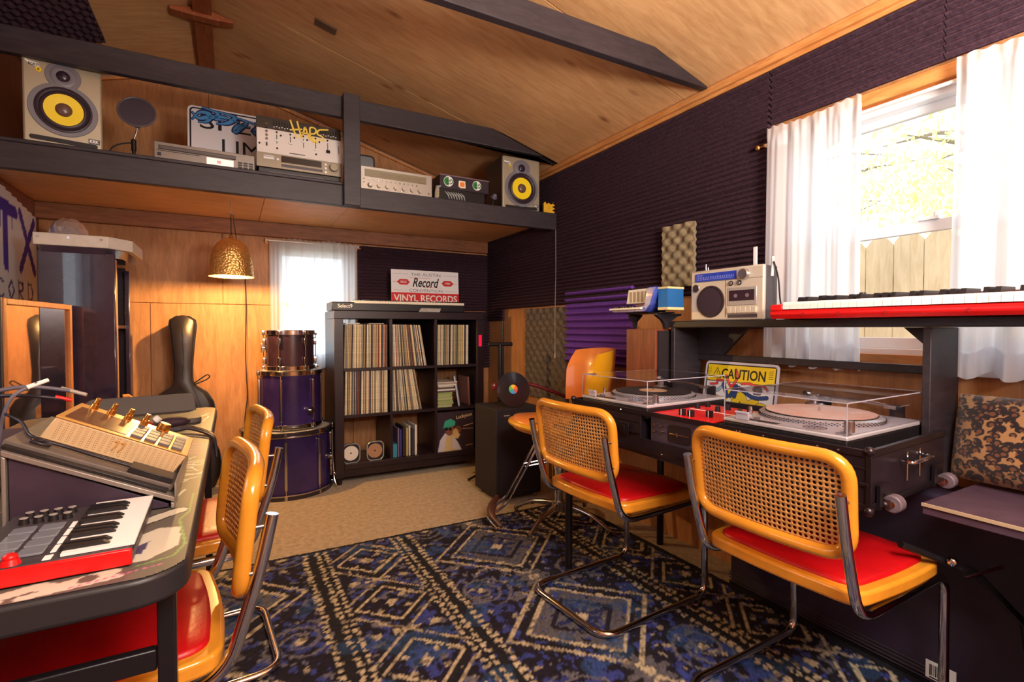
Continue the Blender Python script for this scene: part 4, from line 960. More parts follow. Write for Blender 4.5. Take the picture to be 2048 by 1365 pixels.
b = MB(); b.box(0, 0, 0, .014, .2, .225); o = b.build('booklet', mat('booklet_brown', S(128, 84, 66), .5), bev=.001); o.location = (1.655, Y0b + .05, .4905); o.rotation_euler = (0, D(-3), 0); tag(o, 'brown booklet standing at the right end of that cube', 'booklet')
# disc tins and upright books in the bottom row
def disc_tin(x, label, c1, c2):
    t = thing('disc_case', (x, Y0b + .03, .145), 0, label, 'disc case')
    b = MB(); b.prism(rrect(.118, .135, .035, 6, 0, .0675), 0, .03, 'y'); b.build('case', mat('disc_case_dark', S(46, 44, 52), .3), t, bev=.003)
    o_ = rrect(.118, .135, .035, 6, 0, .0675); b = MB(); b.tube([(x_, -.001, z_) for x_, z_ in o_], .004, 6, True); b.build('rim', mat('rim_pale', S(180, 178, 182), .3, .4), t)
    b = MB(); b.T = Matrix.Translation((-.004, -.002, .070)) @ Matrix.Rotation(D(90), 4, 'X'); b.lathe([(.006, .0), (.006, .002), (.052, .002), (.052, 0)], 36); b.build('disc', mat(c1, c2, .25, .3 if 'white' not in c1 else 0), t)
disc_tin(.735, 'square dark case holding a white disc, lower left cube', 'disc_white', S(232, 228, 220))
disc_tin(.905, 'square dark case holding a bronze mirrored disc, lower left cube', 'disc_bronze', S(190, 150, 120))
for k, (x, w_, h_, c_, le, lb) in enumerate(((1.035, .030, .10, (60, 150, 180), 0, 'low teal box at the left of the upright books'), (1.07, .012, .215, (120, 104, 130), 0, 'grey violet thin book standing in the bottom middle cube'), (1.088, .012, .205, (70, 66, 150), 0, 'blue spined book standing in the bottom middle cube'), (1.108, .02, .22, (52, 40, 46), 0, 'dark book between the blue and yellow spined ones'), (1.135, .014, .21, (196, 176, 110), 0, 'yellowish spined book in the bottom middle cube'), (1.155, .012, .225, (230, 222, 204), 0, 'cream book beside the yellowish one'), (1.175, .02, .195, (60, 54, 60), 0, 'dark grey book near the right of the upright books'), (1.203, .014, .228, (236, 230, 222), 0, 'white book standing at the right end of the upright books'))):
    b = MB(); b.box(0, 0, 0, w_, .2, h_); o = b.build('book', mat('book_%d' % k, S(*c_), .5), bev=.001, seg=1); o.location = (x, Y0b + .03, .1452); tag(o, lb, 'book')
# album sleeve in front, bottom right cube
t = thing('album_sleeve', (1.380, Y0b + .02, .1452), 0, 'dark album sleeve with a figure in green cap, bottom right cube', 'album', rx=-2)
cv = Canvas(.305, .305, .003, S(58, 44, 52))
cv.poly([(.0, 0), (.02, .09), (.06, .14), (.12, .13), (.17, .06), (.2, 0)], S(206, 200, 206)); cv.poly([(.05, 0), (.075, .12), (.13, .12), (.12, .03), (.16, 0)], S(212, 184, 128))
cv.disc(.10, .165, .036, S(134, 82, 54), .046); cv.poly([(.05, .19), (.062, .235), (.11, .25), (.15, .225), (.145, .195), (.09, .185)], S(60, 168, 138)); cv.line([(.045, .186), (.10, .182)], .010, S(40, 130, 110))
cv.disc(.075, .172, .013, S(24, 20, 24)); cv.disc(.105, .170, .013, S(24, 20, 24)); cv.disc(.17, .16, .03, S(122, 74, 52)); cv.disc(.15, .135, .025, S(216, 178, 110), .035)
cv.poly([(.13, .10), (.16, .15), (.19, .12), (.17, .09)], S(226, 196, 130)); cv.line([(.22, .185), (.30, .20)], .006, S(210, 190, 160)); cv.line([(.21, .165), (.30, .16)], .006, S(160, 140, 120)); cv.line([(.24, .03), (.29, .035)], .008, S(170, 140, 100))
cv.build('cover_print', vcol_mat('print_gloss', .4), t, FACE @ Matrix.Translation((0, 0, .0008)))
b = MB(); b.box(0, 0, 0, .305, .003, .305); b.build('sleeve', mat('sleeve_dark', S(58, 44, 52), .5), t)
b = MB(); b.T = Matrix.Translation((.225, -.0016, .262)) @ Matrix.Rotation(D(-8), 4, 'Y'); b.text('Luckyiam', w=.135, h=.036, bold=.01); b.build('lettering', mat('letter_cream', S(236, 214, 160), .5), t)

# small keyboard and sign on top of the record shelf
t = thing('small_keyboard', (1.11, 3.68, 1.2265), 0, 'black keyboard with cream keys lying on the record shelf', 'keyboard')
b = MB(); b.box(-.50, 0, 0, .50, .22, .062); b.build('body', BLACKP, t, bev=.006)
b = MB(); b.text('Select9', w=.10, h=.026, x=-.41, z=.034, bold=.012); b.build('lettering', WHITE, t)
for k in range(42):
    b = MB(); x = -.345 + k * .0200; b.box(x, -.008, .055, x + .0188, .12, .073); b.build('white_key', CREAM, t) if k % 3 == -1 else None
    if k == 0: km = b.mesh('white_key', CREAM, False)
    o = bpy.data.objects.new('white_key', km); COL.objects.link(o); o.parent = t; o.location = (k * .0200, 0, 0)
b = MB(); b.box(0, .03, .073, .011, .12, .083); km = b.mesh('black_key', BLACKP, False)
for k in range(41):
    if k % 7 in (2, 6): continue
    o = bpy.data.objects.new('black_key', km); COL.objects.link(o); o.parent = t; o.location = (-.345 + k * .02 + .0135, 0, 0)
b = MB(); b.prism([(.12, -.005), (.14, .028), (.30, .028), (.29, .0), (.26, -.02), (.15, -.018)], -.0095, -.0085, 'y'); b.build('sticker', mat('sticker_grey', S(168, 162, 158), .5, noise=.3, nscale=80), t)
t = thing('record_convention_sign', (1.385, 3.93, 1.300), 0, 'white and red record convention sign propped on the small keyboard', 'sign', rx=-3)
b = MB(); b.box(-.285, 0, 0, .285, .005, .27); b.build('sign_board', mat('board_white', S(238, 236, 238), .5), t, bev=.001)
b = MB(); b.box(-.285, -.001, .0, .285, -.0001, .088); b.build('red_band', mat('print_red', S(206, 28, 36), .5), t)
b = MB(); b.text('VINYL RECORDS', w=.535, h=.056, x=0, z=.044, y=-.0012, bold=.02); b.build('lettering', WHITE, t)
b = MB(); b.text('THE AUSTIN', w=.25, h=.024, x=0, z=.236, bold=0); b.text('CONVENTION', w=.28, h=.024, x=0, z=.107, bold=0)
for x0, x1, z in ((-.27, -.15, .236), (.15, .27, .236), (-.27, -.16, .107), (.16, .27, .107)): b.box(x0, -.0008, z - .0008, x1, -.0001, z + .0008)
b.build('lettering', mat('print_grey', S(120, 116, 130), .5), t)
b = MB(); b.text('Record', w=.225, h=.075, x=0, z=.172, bold=.022, shear=.35); b.build('lettering', INK, t)
b = MB()
for s_ in (-1, 1):
    P = [(s_ * .135, .172), (s_ * .155, .150), (s_ * .215, .150), (s_ * .24, .172), (s_ * .215, .194), (s_ * .155, .194)]; b.prism(P, -.0012, -.0001, 'y'); b.box(min(s_ * .24, s_ * .275), -.0009, .171, max(s_ * .24, s_ * .275), -.0001, .173)
b.box(-.135, -.0009, .207, .04, -.0001, .209); b.box(-.02, -.0009, .1335, .135, -.0001, .1355); b.build('red_arrow', mat('print_red', S(206, 28, 36), .5), t)
b = MB(); b.text('SINCE', w=.05, h=.017, x=-.187, z=.172, y=-.0014, bold=.02); b.text('1981', w=.045, h=.017, x=.187, z=.172, y=-.0014, bold=.02); b.build('lettering', WHITE, t)

# ================================================================ RUG
def rug():
    x0, x1, y0, y1 = -1.0, 1.845, -1.0, 2.60; res = .0085
    cv = Canvas(x1 - x0, y1 - y0, res, S(44, 38, 66)); X = cv.U + x0; Y = cv.V + y0; rs = np.random.RandomState(5)
    sm = lambda a, n: a if n == 0 else sm((a + np.roll(a, 1, 0) + np.roll(a, -1, 0) + np.roll(a, 1, 1) + np.roll(a, -1, 1)) / 5, n - 1)
    N1 = sm(rs.rand(*X.shape), 60); N1 = (N1 - N1.mean()) / N1.std(); N2 = sm(rs.rand(*X.shape), 25); N2 = (N2 - N2.mean()) / N2.std(); J = sm(rs.rand(*X.shape), 1) - .5
    CRM = np.array(S(222, 204, 172)); NAVY = np.array(S(28, 18, 44)); BLU = np.array(S(62, 74, 158)); GRY = np.array(S(120, 116, 128)); TEAL = np.array(S(50, 96, 150)); BLK = np.array(S(26, 22, 34)); TAN = np.array(S(150, 136, 118))
    N3 = sm(rs.rand(*X.shape), 3); N3 = (N3 - N3.mean()) / N3.std(); N4 = sm(rs.rand(*X.shape), 4); N4 = (N4 - N4.mean()) / N4.std(); N5 = sm(rs.rand(*X.shape), 3); N5 = (N5 - N5.mean()) / N5.std()
    C = np.where((N3 > .35 - .45 * N1)[..., None], BLU, NAVY); C = np.where((N4 > 1.15)[..., None], GRY, C); C = np.where((N5 > 1.9)[..., None], CRM * .7, C); C = np.where((N5 < -1.0)[..., None], NAVY * .5, C)
    Xj = X + J * .022; Yj = Y + J * .022
    PX = 1.20; xb = ((Xj - 1.145) % PX + PX / 2) % PX - PX / 2   # 0 at big column centre
    big = np.abs(xb) < .385
    PYb = .70; yb = (Yj - 2.22 + PYb / 2) % PYb - PYb / 2; mh = np.abs(xb) + np.abs(yb)
    C = np.where(((mh < .225) & big & (N3 < .9))[..., None], GRY * .75, C)
    C = np.where((((mh < .15) & (mh > .125)) & big)[..., None], NAVY, C)
    st = ((np.abs(xb) < .012) | (np.abs(yb) < .012) | (np.abs(np.abs(xb) - np.abs(yb)) < .014)) & (mh < .11)
    C = np.where((st & big)[..., None], BLU * .4, C); C = np.where(((mh < .035) & big)[..., None], CRM, C)
    C = np.where((((mh > .226) & (mh < .248)) & big)[..., None], CRM, C); C = np.where((((mh > .252) & (mh < .272)) & big)[..., None], BLK, C)
    # floral figures between the diamonds
    y2 = (Yj - 2.22) % PYb - PYb / 2; r = np.hypot(xb, y2); th = np.arctan2(y2, xb)
    out = big & (mh > .27)
    C = np.where((out & (r < .11) & (np.cos(8 * th) * .025 + .075 > r))[..., None], GRY * .8, C); C = np.where((out & (np.abs(r - .075 - .02 * np.cos(8 * th)) < .008))[..., None], BLK, C); C = np.where((out & (r < .024))[..., None], CRM, C)
    for (sx) in (-1, 1):
        xx = xb - sx * .25; rr = np.hypot(xx, y2); t2 = np.arctan2(y2, xx * sx)
        spiral = np.abs((rr - .022 * (t2 + PI) / 1.6) % .045 - .0225) < .007
        C = np.where((out & (rr < .13) & spiral)[..., None], GRY, C); C = np.where((out & (rr < .018))[..., None], CRM, C)
    # outer chevrons of the big column
    for d0 in (.315,):
        C = np.where((big & (np.abs(mh - d0) < .012))[..., None], CRM * .9, C)
    # dark bands with dotted cream edges
    for e, w_ in ((.405, .012), (.345, .012), (.435, .012), (.80 - .0, .0)):
        if w_: C = np.where((np.abs(np.abs(xb) - e) < w_)[..., None], np.where((((Yj * 1.0) % .034 < .022))[..., None], CRM, BLK), C)
    C = np.where((np.abs(np.abs(xb) - .375) < .017)[..., None], BLK, C)
    C = np.where((np.abs(np.abs(xb) - .42) < .007)[..., None], BLK, C)
    # small diamond columns
    xs = ((Xj - .545) % PX + PX / 2) % PX - PX / 2; ins = np.abs(xs) < .155; PYs = .41; ys_ = (Yj - 2.38 + PYs / 2) % PYs - PYs / 2; ms = np.abs(xs) + np.abs(ys_)
    C = np.where((ins & (np.abs(ms - .135) < .010))[..., None], CRM, C); C = np.where((ins & (np.abs(ms - .16) < .012))[..., None], BLK, C)
    C = np.where((ins & (ms < .125) & (ms > .10))[..., None], NAVY, C); C = np.where((ins & (ms < .028))[..., None], CRM, C)
    C = np.where((ins & (np.abs(np.abs(xs) - .055) + np.abs(np.abs(ys_) - .045) < .016))[..., None], CRM * .9, C)
    y3 = (Yj - 2.38) % PYs - PYs / 2
    C = np.where((ins & (np.hypot(np.abs(xs) - .11, y3) < .020))[..., None], CRM * .9, C); C = np.where((ins & (np.abs(xs) < .05) & (np.abs(y3) < .008))[..., None], CRM, C); C = np.where((ins & (np.abs(ms - .205) < .009))[..., None], CRM * .85, C)
    # wear: worn blue-teal patches, cream rubbed away
    wr_ = (N1 > 1.1)[..., None]; C = np.where(wr_ & (C.sum(-1, keepdims=True) < 1.9), C * .6 + TEAL * .4, C)
    rub = (sm(rs.rand(*X.shape), 2) < .42)[..., None] & (C.sum(-1, keepdims=True) > 2.0); C = np.where(rub, C * .45 + NAVY * .55, C)
    C = C * .72 * (1 + .75 * (rs.rand(*X.shape)[..., None] - .5)); bd = (X < x0 + .03) | (X > x1 - .03) | (Y < y0 + .03) | (Y > y1 - .022)
    C = np.where(bd[..., None], BLK, C); C[..., 3] = 1; cv.c = np.clip(C, 0, 1)
    t = thing('patterned_rug', (x0, y0, .0), 0, 'worn navy blue rug with cream diamond and floral pattern', 'rug')
    M4 = Matrix.Translation((0, 0, .0125)); o = cv.build('rug_pile', vcol_mat('rug_pile', 1.0, .9, 500), t, M4)
    me = o.data; n = len(me.vertices); co = np.empty(n * 3); me.vertices.foreach_get('co', co); co = co.reshape(-1, 3); co[:, 2] += rs.rand(n) * .0035; me.vertices.foreach_set('co', co.ravel())
    b = MB(); b.box(0, 0, .0005, x1 - x0, y1 - y0, .0118); b.build('rug_backing', mat('rug_edge', S(30, 26, 36), .95), t, bev=.003)
rug()
ZRUG = .016

# ================================================================ CANTILEVER CHAIRS
HONEY = mat('honey_lacquered_beech', S(226, 150, 44), .22, noise=.12, nscale=9, coat=.5, stretch=(1, 1, 1))
CANE = mat('cane', S(206, 148, 82), .55, noise=.3, nscale=120)
VINYLR = mat('red_vinyl', S(190, 14, 22), .38, noise=.12, nscale=5, bump=.15, bscale=90)
def cane_chair(loc, rz, label):
    t = thing('cane_chair', loc, rz, label, 'chair', 'red seated cane back chairs')
    hx = .214; R_ = .0125
    for nm in (0,):
        P = [(-hx, .292, .712), (-hx, .268, .60), (-hx, .205, .402), (-hx, -.255, .402), (-hx, -.262, R_), (-hx, .29, R_), (hx, .29, R_), (hx, -.262, R_), (hx, -.255, .402), (hx, .205, .402), (hx, .268, .60), (hx, .292, .712)]
        b = MB(); b.tube(fillet(P, [0, .1, .07, .06, .06, .075, .075, .06, .06, .07, .1, 0], 8), R_, 14); b.build('tube_frame', CHROME, t, ang=60)
    b = MB()
    for y in (.15, -.2): b.tube(fillet([(-hx + .012, y, .408), (-hx + .05, y, .418), (hx - .05, y, .418), (hx - .012, y, .408)], .02), .006, 8)
    split(b, 'cross_bar', CHROME, t)
    # seat: bent frame with padded red top
    def so(k):
        P = [(-.215, .205), (-.235, .0), (-.232, -.20), (0, -.225), (.232, -.20), (.235, 0), (.215, .205), (0, .222)]
        P = fillet([(x * k, y * k, 0) for x, y in P], [.05 * k, .3, .06, .4, .06, .3, .05 * k, .4], 6, True); return [(p.x, p.y) for p in P]
    b = MB(); b.prism(so(1), .424, .460, 'z'); b.build('seat_frame', HONEY, t, bev=.008, seg=3)
    b = MB(); n = None; rr = []
    for k, z in ((.885, .4605), (.88, .467), (.85, .4715), (.6, .474), (.25, .475)): rr.append([(x, y, z) for x, y in so(k)])
    b.rings(rr); b.build('seat_pad', VINYLR, t, ang=60)
    # back rest
    W, Hh, zc = .455, .262, .672
    def curve(x, z): return .250 + .045 * (z - zc) / .13 * .35 - .030 * (x / .2275) ** 2 + .02
    P = fillet([(-W / 2 + .02, 0, zc - Hh / 2 + .01), (W / 2 - .02, 0, zc - Hh / 2 + .01), (W / 2 - .014, 0, zc + Hh / 2 - .015), (-W / 2 + .014, 0, zc + Hh / 2 - .015)], .062, 8, True)
    Q = []
    for i, p in enumerate(P):   # densify
        q_ = P[(i + 1) % len(P)]; n = max(1, int((q_ - p).length / .03))
        for k in range(n): v_ = p.lerp(q_, k / n); Q.append(Vector((v_.x, curve(v_.x, v_.z), v_.z)))
    b = MB(); b.tube(Q, .0165, 12, True); b.build('back_frame', HONEY, t, ang=70)
    # woven cane: sheet with staggered eight sided holes
    b = MB(); p = .0128; nx = int((W - .03) / p); nz = int((Hh - .03) / p); x_0 = -nx * p / 2; z_0 = zc - nz * p / 2
    def inside(x, z):
        ax = abs(x) - (W / 2 - .085); az = abs(z - zc) - (Hh / 2 - .085); return math.hypot(max(ax, 0), max(az, 0)) < .070
    vm = {}
    def vv(x, z):
        k_ = (round(x * 1e5), round(z * 1e5))
        if k_ not in vm: vm[k_] = len(b.v); b.v.append((x, curve(x, z), z))
        return vm[k_]
    for j in range(nz):
        for i in range(nx):
            x = x_0 + i * p; z = z_0 + j * p; c_ = (x + p / 2, z + p / 2)
            if not inside(*c_): continue
            o_ = [(x, z), (x + p / 2, z), (x + p, z), (x + p, z + p / 2), (x + p, z + p), (x + p / 2, z + p), (x, z + p), (x, z + p / 2)]
            r = p * .35; i_ = [(c_[0] + r * math.cos(D(225 + 45 * k)), c_[1] + r * math.sin(D(225 + 45 * k))) for k in range(8)]
            A = [vv(*q) for q in o_]; B = [vv(*q) for q in i_]
            for k in range(8): b.f.append((A[k], A[(k + 1) % 8], B[(k + 1) % 8], B[k])); b.m.append(0)
    # shear alternate rows for the diagonal weave
    b.v = [(x + (z - zc) * .0, y, z) for x, y, z in b.v]
    o = b.build('cane_weave', CANE, t, ang=180); s_ = o.modifiers.new('thick', 'SOLIDIFY'); s_.thickness = .0018; s_.offset = 0
    stuff(o)
    b = MB()
    for sx in (-1, 1):
        for z in (.60, .69): b.cyl((sx * hx, .25 if z > .65 else .235, z), (sx * hx, .298 if z > .65 else .276, z), .0045, n=10)
    split(b, 'screw', STEEL, t)
    return t
ch = cane_chair((1.385, 1.585, ZRUG), 94, 'middle cane back chair with red seat in front of the left turntable')
def chair_copy(loc, rz, label):
    c = copy_tree(ch); c.location = loc; c.rotation_euler = (0, 0, D(rz)); c['label'] = label; return c
chair_copy((1.475, .845, ZRUG), 91, 'largest cane back chair with red seat at right, before the near turntable')
chair_copy((-.242, 1.305, ZRUG), -85, 'nearer cane back chair pushed under the graffiti table on the left')
chair_copy((-.180, 1.92, ZRUG), -86, 'farther cane back chair at the left table, half hidden by the nearer one')

# ================================================================ LEFT TABLE
TX0, TX1, TY0, TY1, TZ = -.718, -.062, .885, 2.70, .74
t = thing('folding_table', (0, 0, 0), 0, 'grey folding table covered in painted graffiti and stickers at left', 'table')
def rr_xy(x0, y0, x1, y1, r, n=7): return rrect(x1 - x0, y1 - y0, r, n, (x0 + x1) / 2, (y0 + y1) / 2)
b = MB(); b.prism(rr_xy(TX0, TY0, TX1, TY1, .075), TZ - .045, TZ - .0008, 'z'); b.build('table_top', mat('table_edge', S(40, 38, 42), .4), t, bev=.007, seg=3)
W_, H_ = TX1 - TX0, TY1 - TY0
cv = Canvas(W_, H_, .003, S(100, 93, 86)); GR = S(210, 202, 184); GP = S(200, 110, 150); GG = S(120, 160, 90)
def U(x): return x - TX0
def V(y): return y - TY0
R = random.Random(12)
# big pale letters near the corner
cv.poly([(U(-.20), V(1.02)), (U(-.12), V(1.10)), (U(-.085), V(1.09)), (U(-.08), V(1.0)), (U(-.12), V(.955)), (U(-.22), V(.95))], GR); cv.poly([(U(-.16), V(1.0)), (U(-.125), V(1.04)), (U(-.13), V(.985))], S(84, 70, 104))
cv.line([(U(-.20), V(1.10)), (U(-.12), V(1.17)), (U(-.095), V(1.19))], .03, GR, S(40, 40, 44), .004); cv.line([(U(-.078), V(1.30)), (U(-.078), V(1.17)), (U(-.09), V(1.13)), (U(-.072), V(1.0)), (U(-.085), V(.955)), (U(-.13), V(.94))], .004, GG)
cv.line([(U(-.28), V(.915)), (U(-.24), V(.93)), (U(-.22), V(.915)), (U(-.19), V(.925)), (U(-.16), V(.935))], .024, GR); cv.line([(U(-.25), V(.90)), (U(-.15), V(.915))], .016, GR)
cv.line([(U(-.34), V(.90)), (U(-.30), V(.915)), (U(-.28), V(.90))], .022, GR); cv.disc(U(-.185), V(.925), .012, S(98, 92, 84))
for k in range(12): cv.disc(U(-.20 + k * .009), V(.905 + .0022 * k), .003, GP)
for k in range(16):
    x = -.10 + R.uniform(-.02, .02); y = 1.42 + k * .014; cv.line([(U(x - .03), V(y)), (U(x + .01), V(y + R.uniform(-.03, .03))), (U(x + .025), V(y + R.uniform(-.02, .04)))], .0045, GR)
for k in range(8): y = 1.70 + k * .022; cv.line([(U(-.19), V(y)), (U(-.11), V(y + .008)), (U(-.07), V(y))], .006, GP if k % 2 else S(140, 90, 130))
for k in range(40):
    x = R.uniform(-.8, -.3); y = R.uniform(.95, 2.6); P = [(U(x), V(y))]
    for q in range(3): x += R.uniform(-.07, .07); y += R.uniform(-.07, .07); P.append((U(x), V(y)))
    cv.line(P, R.uniform(.005, .016), R.choice([GR, S(150, 140, 124), GP, S(84, 60, 120), GR]))
cv.line([(U(-.13), V(2.38)), (U(-.09), V(2.5))], .008, S(236, 232, 220)); cv.line([(U(-.10), V(2.30)), (U(-.085), V(2.42)), (U(-.1), V(2.45))], .006, S(236, 232, 220)); cv.line([(U(-.30), V(1.24)), (U(-.17), V(1.28))], .05, S(120, 88, 96)); 
for k in range(6): cv.line([(U(-.19 + k * .015), V(1.25)), (U(-.175 + k * .016), V(1.34))], .005, GR)
def keep_round(u, v, r=.07):
    dx = np.maximum(np.maximum(r - u, u - (W_ - r)), 0); dy = np.maximum(np.maximum(r - v, v - (H_ - r)), 0); return (np.hypot(dx, dy) < r - .004) & (u > .003) & (u < W_ - .008) & (v > .003) & (v < H_ - .008)
cv.build('painted_surface', vcol_mat('table_paint', .42, .05, 200), t, Matrix.Translation((TX0, TY0, TZ)), keep=keep_round)
for x in (TX0 + .06, TX1 - .035):
    for y in (TY0 + .10, TY1 - .12):
        b = MB(); b.box(x - .013, y - .013, 0.0, x + .013, y + .013, TZ - .0455); o = b.build('leg', BLACKM, t, bev=.003)
        o.location.z = ZRUG if y < 2 else .003; o.scale.z = (TZ - .0455 - o.location.z) / (TZ - .0455)
for y in (TY0 + .10, TY1 - .12):
    b = MB(); b.box(TX0 + .074, y - .009, .55, TX1 - .049, y + .009, .585); b.build('cross_bar', BLACKM, t, bev=.003)
    s_ = 1 if y < 2 else -1
    b = MB(); b.tube([(-.36, y + s_ * .012, .57), (-.36, y + s_ * .35, TZ - .05)], .008, 8); b.build('brace', BLACKM, t)

# pad controller: local front (-y) faces the chairs
t = thing('pad_keyboard', (-.238, 1.076, TZ + .0008), 91, 'small red sided pad keyboard with white keys on the graffiti table', 'keyboard')
t.scale = (1, 1, .66); KW, KD = .262, .20
b = MB(); b.box(-KW / 2 + .001, -KD / 2, .004, KW / 2, KD / 2, .030); b.build('body', mat('deck_dark', S(64, 58, 62), .4), t, bev=.004)
b = MB(); b.box(-KW / 2 - .007, -KD / 2, .003, -KW / 2 + .0005, KD / 2, .041); b.build('end_cheek', RED, t, bev=.003)
b = MB(); b.box(-KW / 2 + .001, -KD / 2 + .002, .0302, KW / 2 - .003, KD / 2, .042); b.build('top_deck', mat('deck_dark', S(64, 58, 62), .4), t, bev=.004)
b = MB(); b.box(0, -KD / 2 - .002, .043, .0168, -KD / 2 + .085, .049); km = b.mesh('white_key', mat('key_white', S(244, 242, 240), .3), False)
for k in range(15):
    o = bpy.data.objects.new('white_key', km); COL.objects.link(o); o.parent = t; o.location = (-KW / 2 + .006 + k * .0167, 0, 0)
b = MB(); b.prism([(.0, .049), (.058, .049), (.058, .058), (.008, .057)], 0, .0095, 'x'); bk = b.mesh('black_key', BLACKP, False)
for k in range(14):
    if k % 7 in (2, 6): continue
    o = bpy.data.objects.new('black_key', bk); COL.objects.link(o); o.parent = t; o.location = (-KW / 2 + .006 + k * .0167 + .0122, -KD / 2 + .030, 0)
PAD = mat('pad_smoke', S(120, 124, 134), .2, coat=.5); 
for r_ in range(2):
    for k in range(4):
        b = MB(); b.prism(rrect(.031, .031, .004, 3, -.085 + k * .036, KD / 2 - .075 + r_ * .0365), .0422, .048, 'z'); b.build('pad', PAD, t, bev=.0015)
b = MB()
for k in range(4): b.box(-.1 + k * .036, KD / 2 - .105, .0422, -.07 + k * .036, KD / 2 - .098, .0445)
b.box(-.128, KD / 2 - .105, .0422, -.11, KD / 2 - .095, .0445); split(b, 'button', PAPERW, t, bev=.0008)
for r_ in range(2):
    for k in range(4):
        b = MB(); x = .068 + (k % 2) * .032; y = KD / 2 - .085 + (k // 2 + r_ * 2) * .019; 
        b.cyl((x, y, .042), (x, y, .057), .0075, .006, 14); b.mi = 1; b.cyl((x, y, .057), (x, y, .0585), .006, n=14); b.build('knob', [BLACKP, SILVER], t)
b = MB(); b.cyl((-.118, KD / 2 - .06, .042), (-.118, KD / 2 - .06, .054), .012, .009, 16); b.ball((-.118, KD / 2 - .06, .057), .009); b.build('joystick', RED, t)
b = MB(); b.text('PAD KEYS', w=.001, h=.001) if False else None

# angled stand under the gold sampler
t = thing('laptop_stand', (-.222, 1.35, TZ + .001), 0, 'angled dark laptop stand with pale edges on the graffiti table', 'stand')
tl = math.atan2(.877 - .768, .231); # rises towards -x
SGr = mat('stand_grey', S(146, 138, 132), .35, .4); x_lo, z_lo, x_hi, z_hi = .118, .022, -.135, .145
b = MB()
for y0, y1 in ((-.145, .17),):
    b.prism([(x_lo, z_lo), (x_lo, z_lo - .010), (x_hi, z_hi - .010), (x_hi, z_hi)], y0, y1, 'y'); b.prism([(x_hi, z_hi - .0102), (x_hi, .0), (x_hi + .006, .0), (x_hi + .006, z_hi - .014)], y0, y1, 'y')
    b.prism([(x_lo, 0), (x_lo, z_lo - .012), (x_lo - .006, z_lo - .009), (x_lo - .006, 0)], y0, y1, 'y')
b.prism([(x_lo, z_lo + .0002), (x_lo + .004, z_lo + .0002), (x_lo + .004, z_lo + .028), (x_lo, z_lo + .028)], -.145, .17, 'y')
b.build('platform', SGr, t, bev=.0015)
b = MB(); b.prism([(x_hi + .008, .002), (x_lo - .01, .002), (x_lo - .01, z_lo - .014), (x_hi + .008, z_hi - .014)], -.138, .165, 'y'); b.build('side_panel', mat('stand_plum', S(56, 42, 58), .5, noise=.3, nscale=8), t, bev=.001)
b = MB(); b.T = Matrix.Translation(((x_lo + x_hi) / 2, 0, (z_lo + z_hi) / 2 + .0)) @ Matrix.Rotation(math.atan2(z_hi - z_lo, x_lo - x_hi), 4, 'Y')
b.box(-.150, -.115, .0006, .132, .16, .0125); b.build('laptop_base', mat('mat_grey', S(104, 94, 88), .55, noise=.1), t, bev=.002)
b = MB(); b.T = Matrix.Translation(((x_lo + x_hi) / 2, 0, (z_lo + z_hi) / 2)) @ Matrix.Rotation(math.atan2(z_hi - z_lo, x_lo - x_hi), 4, 'Y')
b.box(-.145, -.135, .0006, .125, -.117, .0065); b.box(.045, -.112, .0127, .125, -.062, .024); b.build('rubber_strip', BLACKP, t, bev=.001)
# gold sampler: local x towards the chairs, y along the table
t = thing('gold_sampler', (-.222, 1.35, TZ + .001), 0, 'gold drum sampler with knobs and grey pads, tilted on the stand', 'sampler')
A = math.atan2(z_hi - z_lo, x_lo - x_hi)
ROOT = Matrix.Translation(((x_lo + x_hi) / 2, 0, (z_lo + z_hi) / 2)) @ Matrix.Rotation(A, 4, 'Y')
GOLD = mat('gold_top', S(222, 168, 92), .32, .35); GOLDS = mat('gold_grille', S(226, 196, 150), .45, .25)
def gb(fn, name, m, bev=0.0, seg=2):
    q = MB(); q.T = ROOT @ Matrix.Translation((0.008, .055, .0135)); fn(q); return q.build(name, m, t, bev=bev, seg=seg)
gx0, gx1, gy0, gy1 = -.118, .116, -.105, .085
gb(lambda q: q.rings([[(gx0 - .008, gy0 + .004, 0), (gx1 - .004, gy0 + .004, 0), (gx1 - .004, gy1, 0), (gx0 - .008, gy1, 0)], [(gx0, gy0, .046), (gx1 + .004, gy0, .046), (gx1 + .004, gy1, .046), (gx0, gy1, .046)]]), 'body', GOLDS, .002)
gb(lambda q: q.box(gx0 - .001, gy0 - .002, .0462, gx1 + .006, gy1 + .001, .050), 'top_plate', GOLD, .0015)
gb(lambda q: q.prism([(-.108, -.095), (.0, -.095), (.0, .04), (-.108, .04)], .0502, .0512, 'z'), 'screen', mat('screen_brown', S(98, 66, 52), .2), .0005)
for k in range(4):
    def kn(q, k=k):
        x = -.09 + k * .034; q.cyl((x, .060, .0502), (x, .060, .062), .0085, .0075, 18); q.cyl((x, .060, .062), (x, .060, .076), .0055, n=18)
    gb(kn, 'knob', BRASS, .001)
gb(lambda q: q.cyl((.052, .062, .0502), (.052, .062, .068), .014, .013, 22), 'knob', BRASS, .0015)
PG = mat('pad_slate', S(92, 88, 96), .5)
for r_ in range(4):
    for k in range(4): gb(lambda q: q.prism(rrect(.021, .026, .002, 2, .018 + k * .0262, -.082 + r_ * .031), .0502, .0555, 'z'), 'pad', PG, .001)
def grille(q):
    for k in range(20):
        x = -.108 + k * .0112
        for j in range(9):
            for h_ in range(2): q.box(x + h_ * .0032, gy0 - .0006 + .004 * (1 - (j + 1) / 11), .006 + j * .0042, x + h_ * .0032 + .0013, gy0 + .002 + .004 * (1 - (j + 1) / 11), .0075 + j * .0042)
o = gb(grille, 'grille_holes', mat('grille_shadow', S(150, 112, 78), .7)); stuff(o)
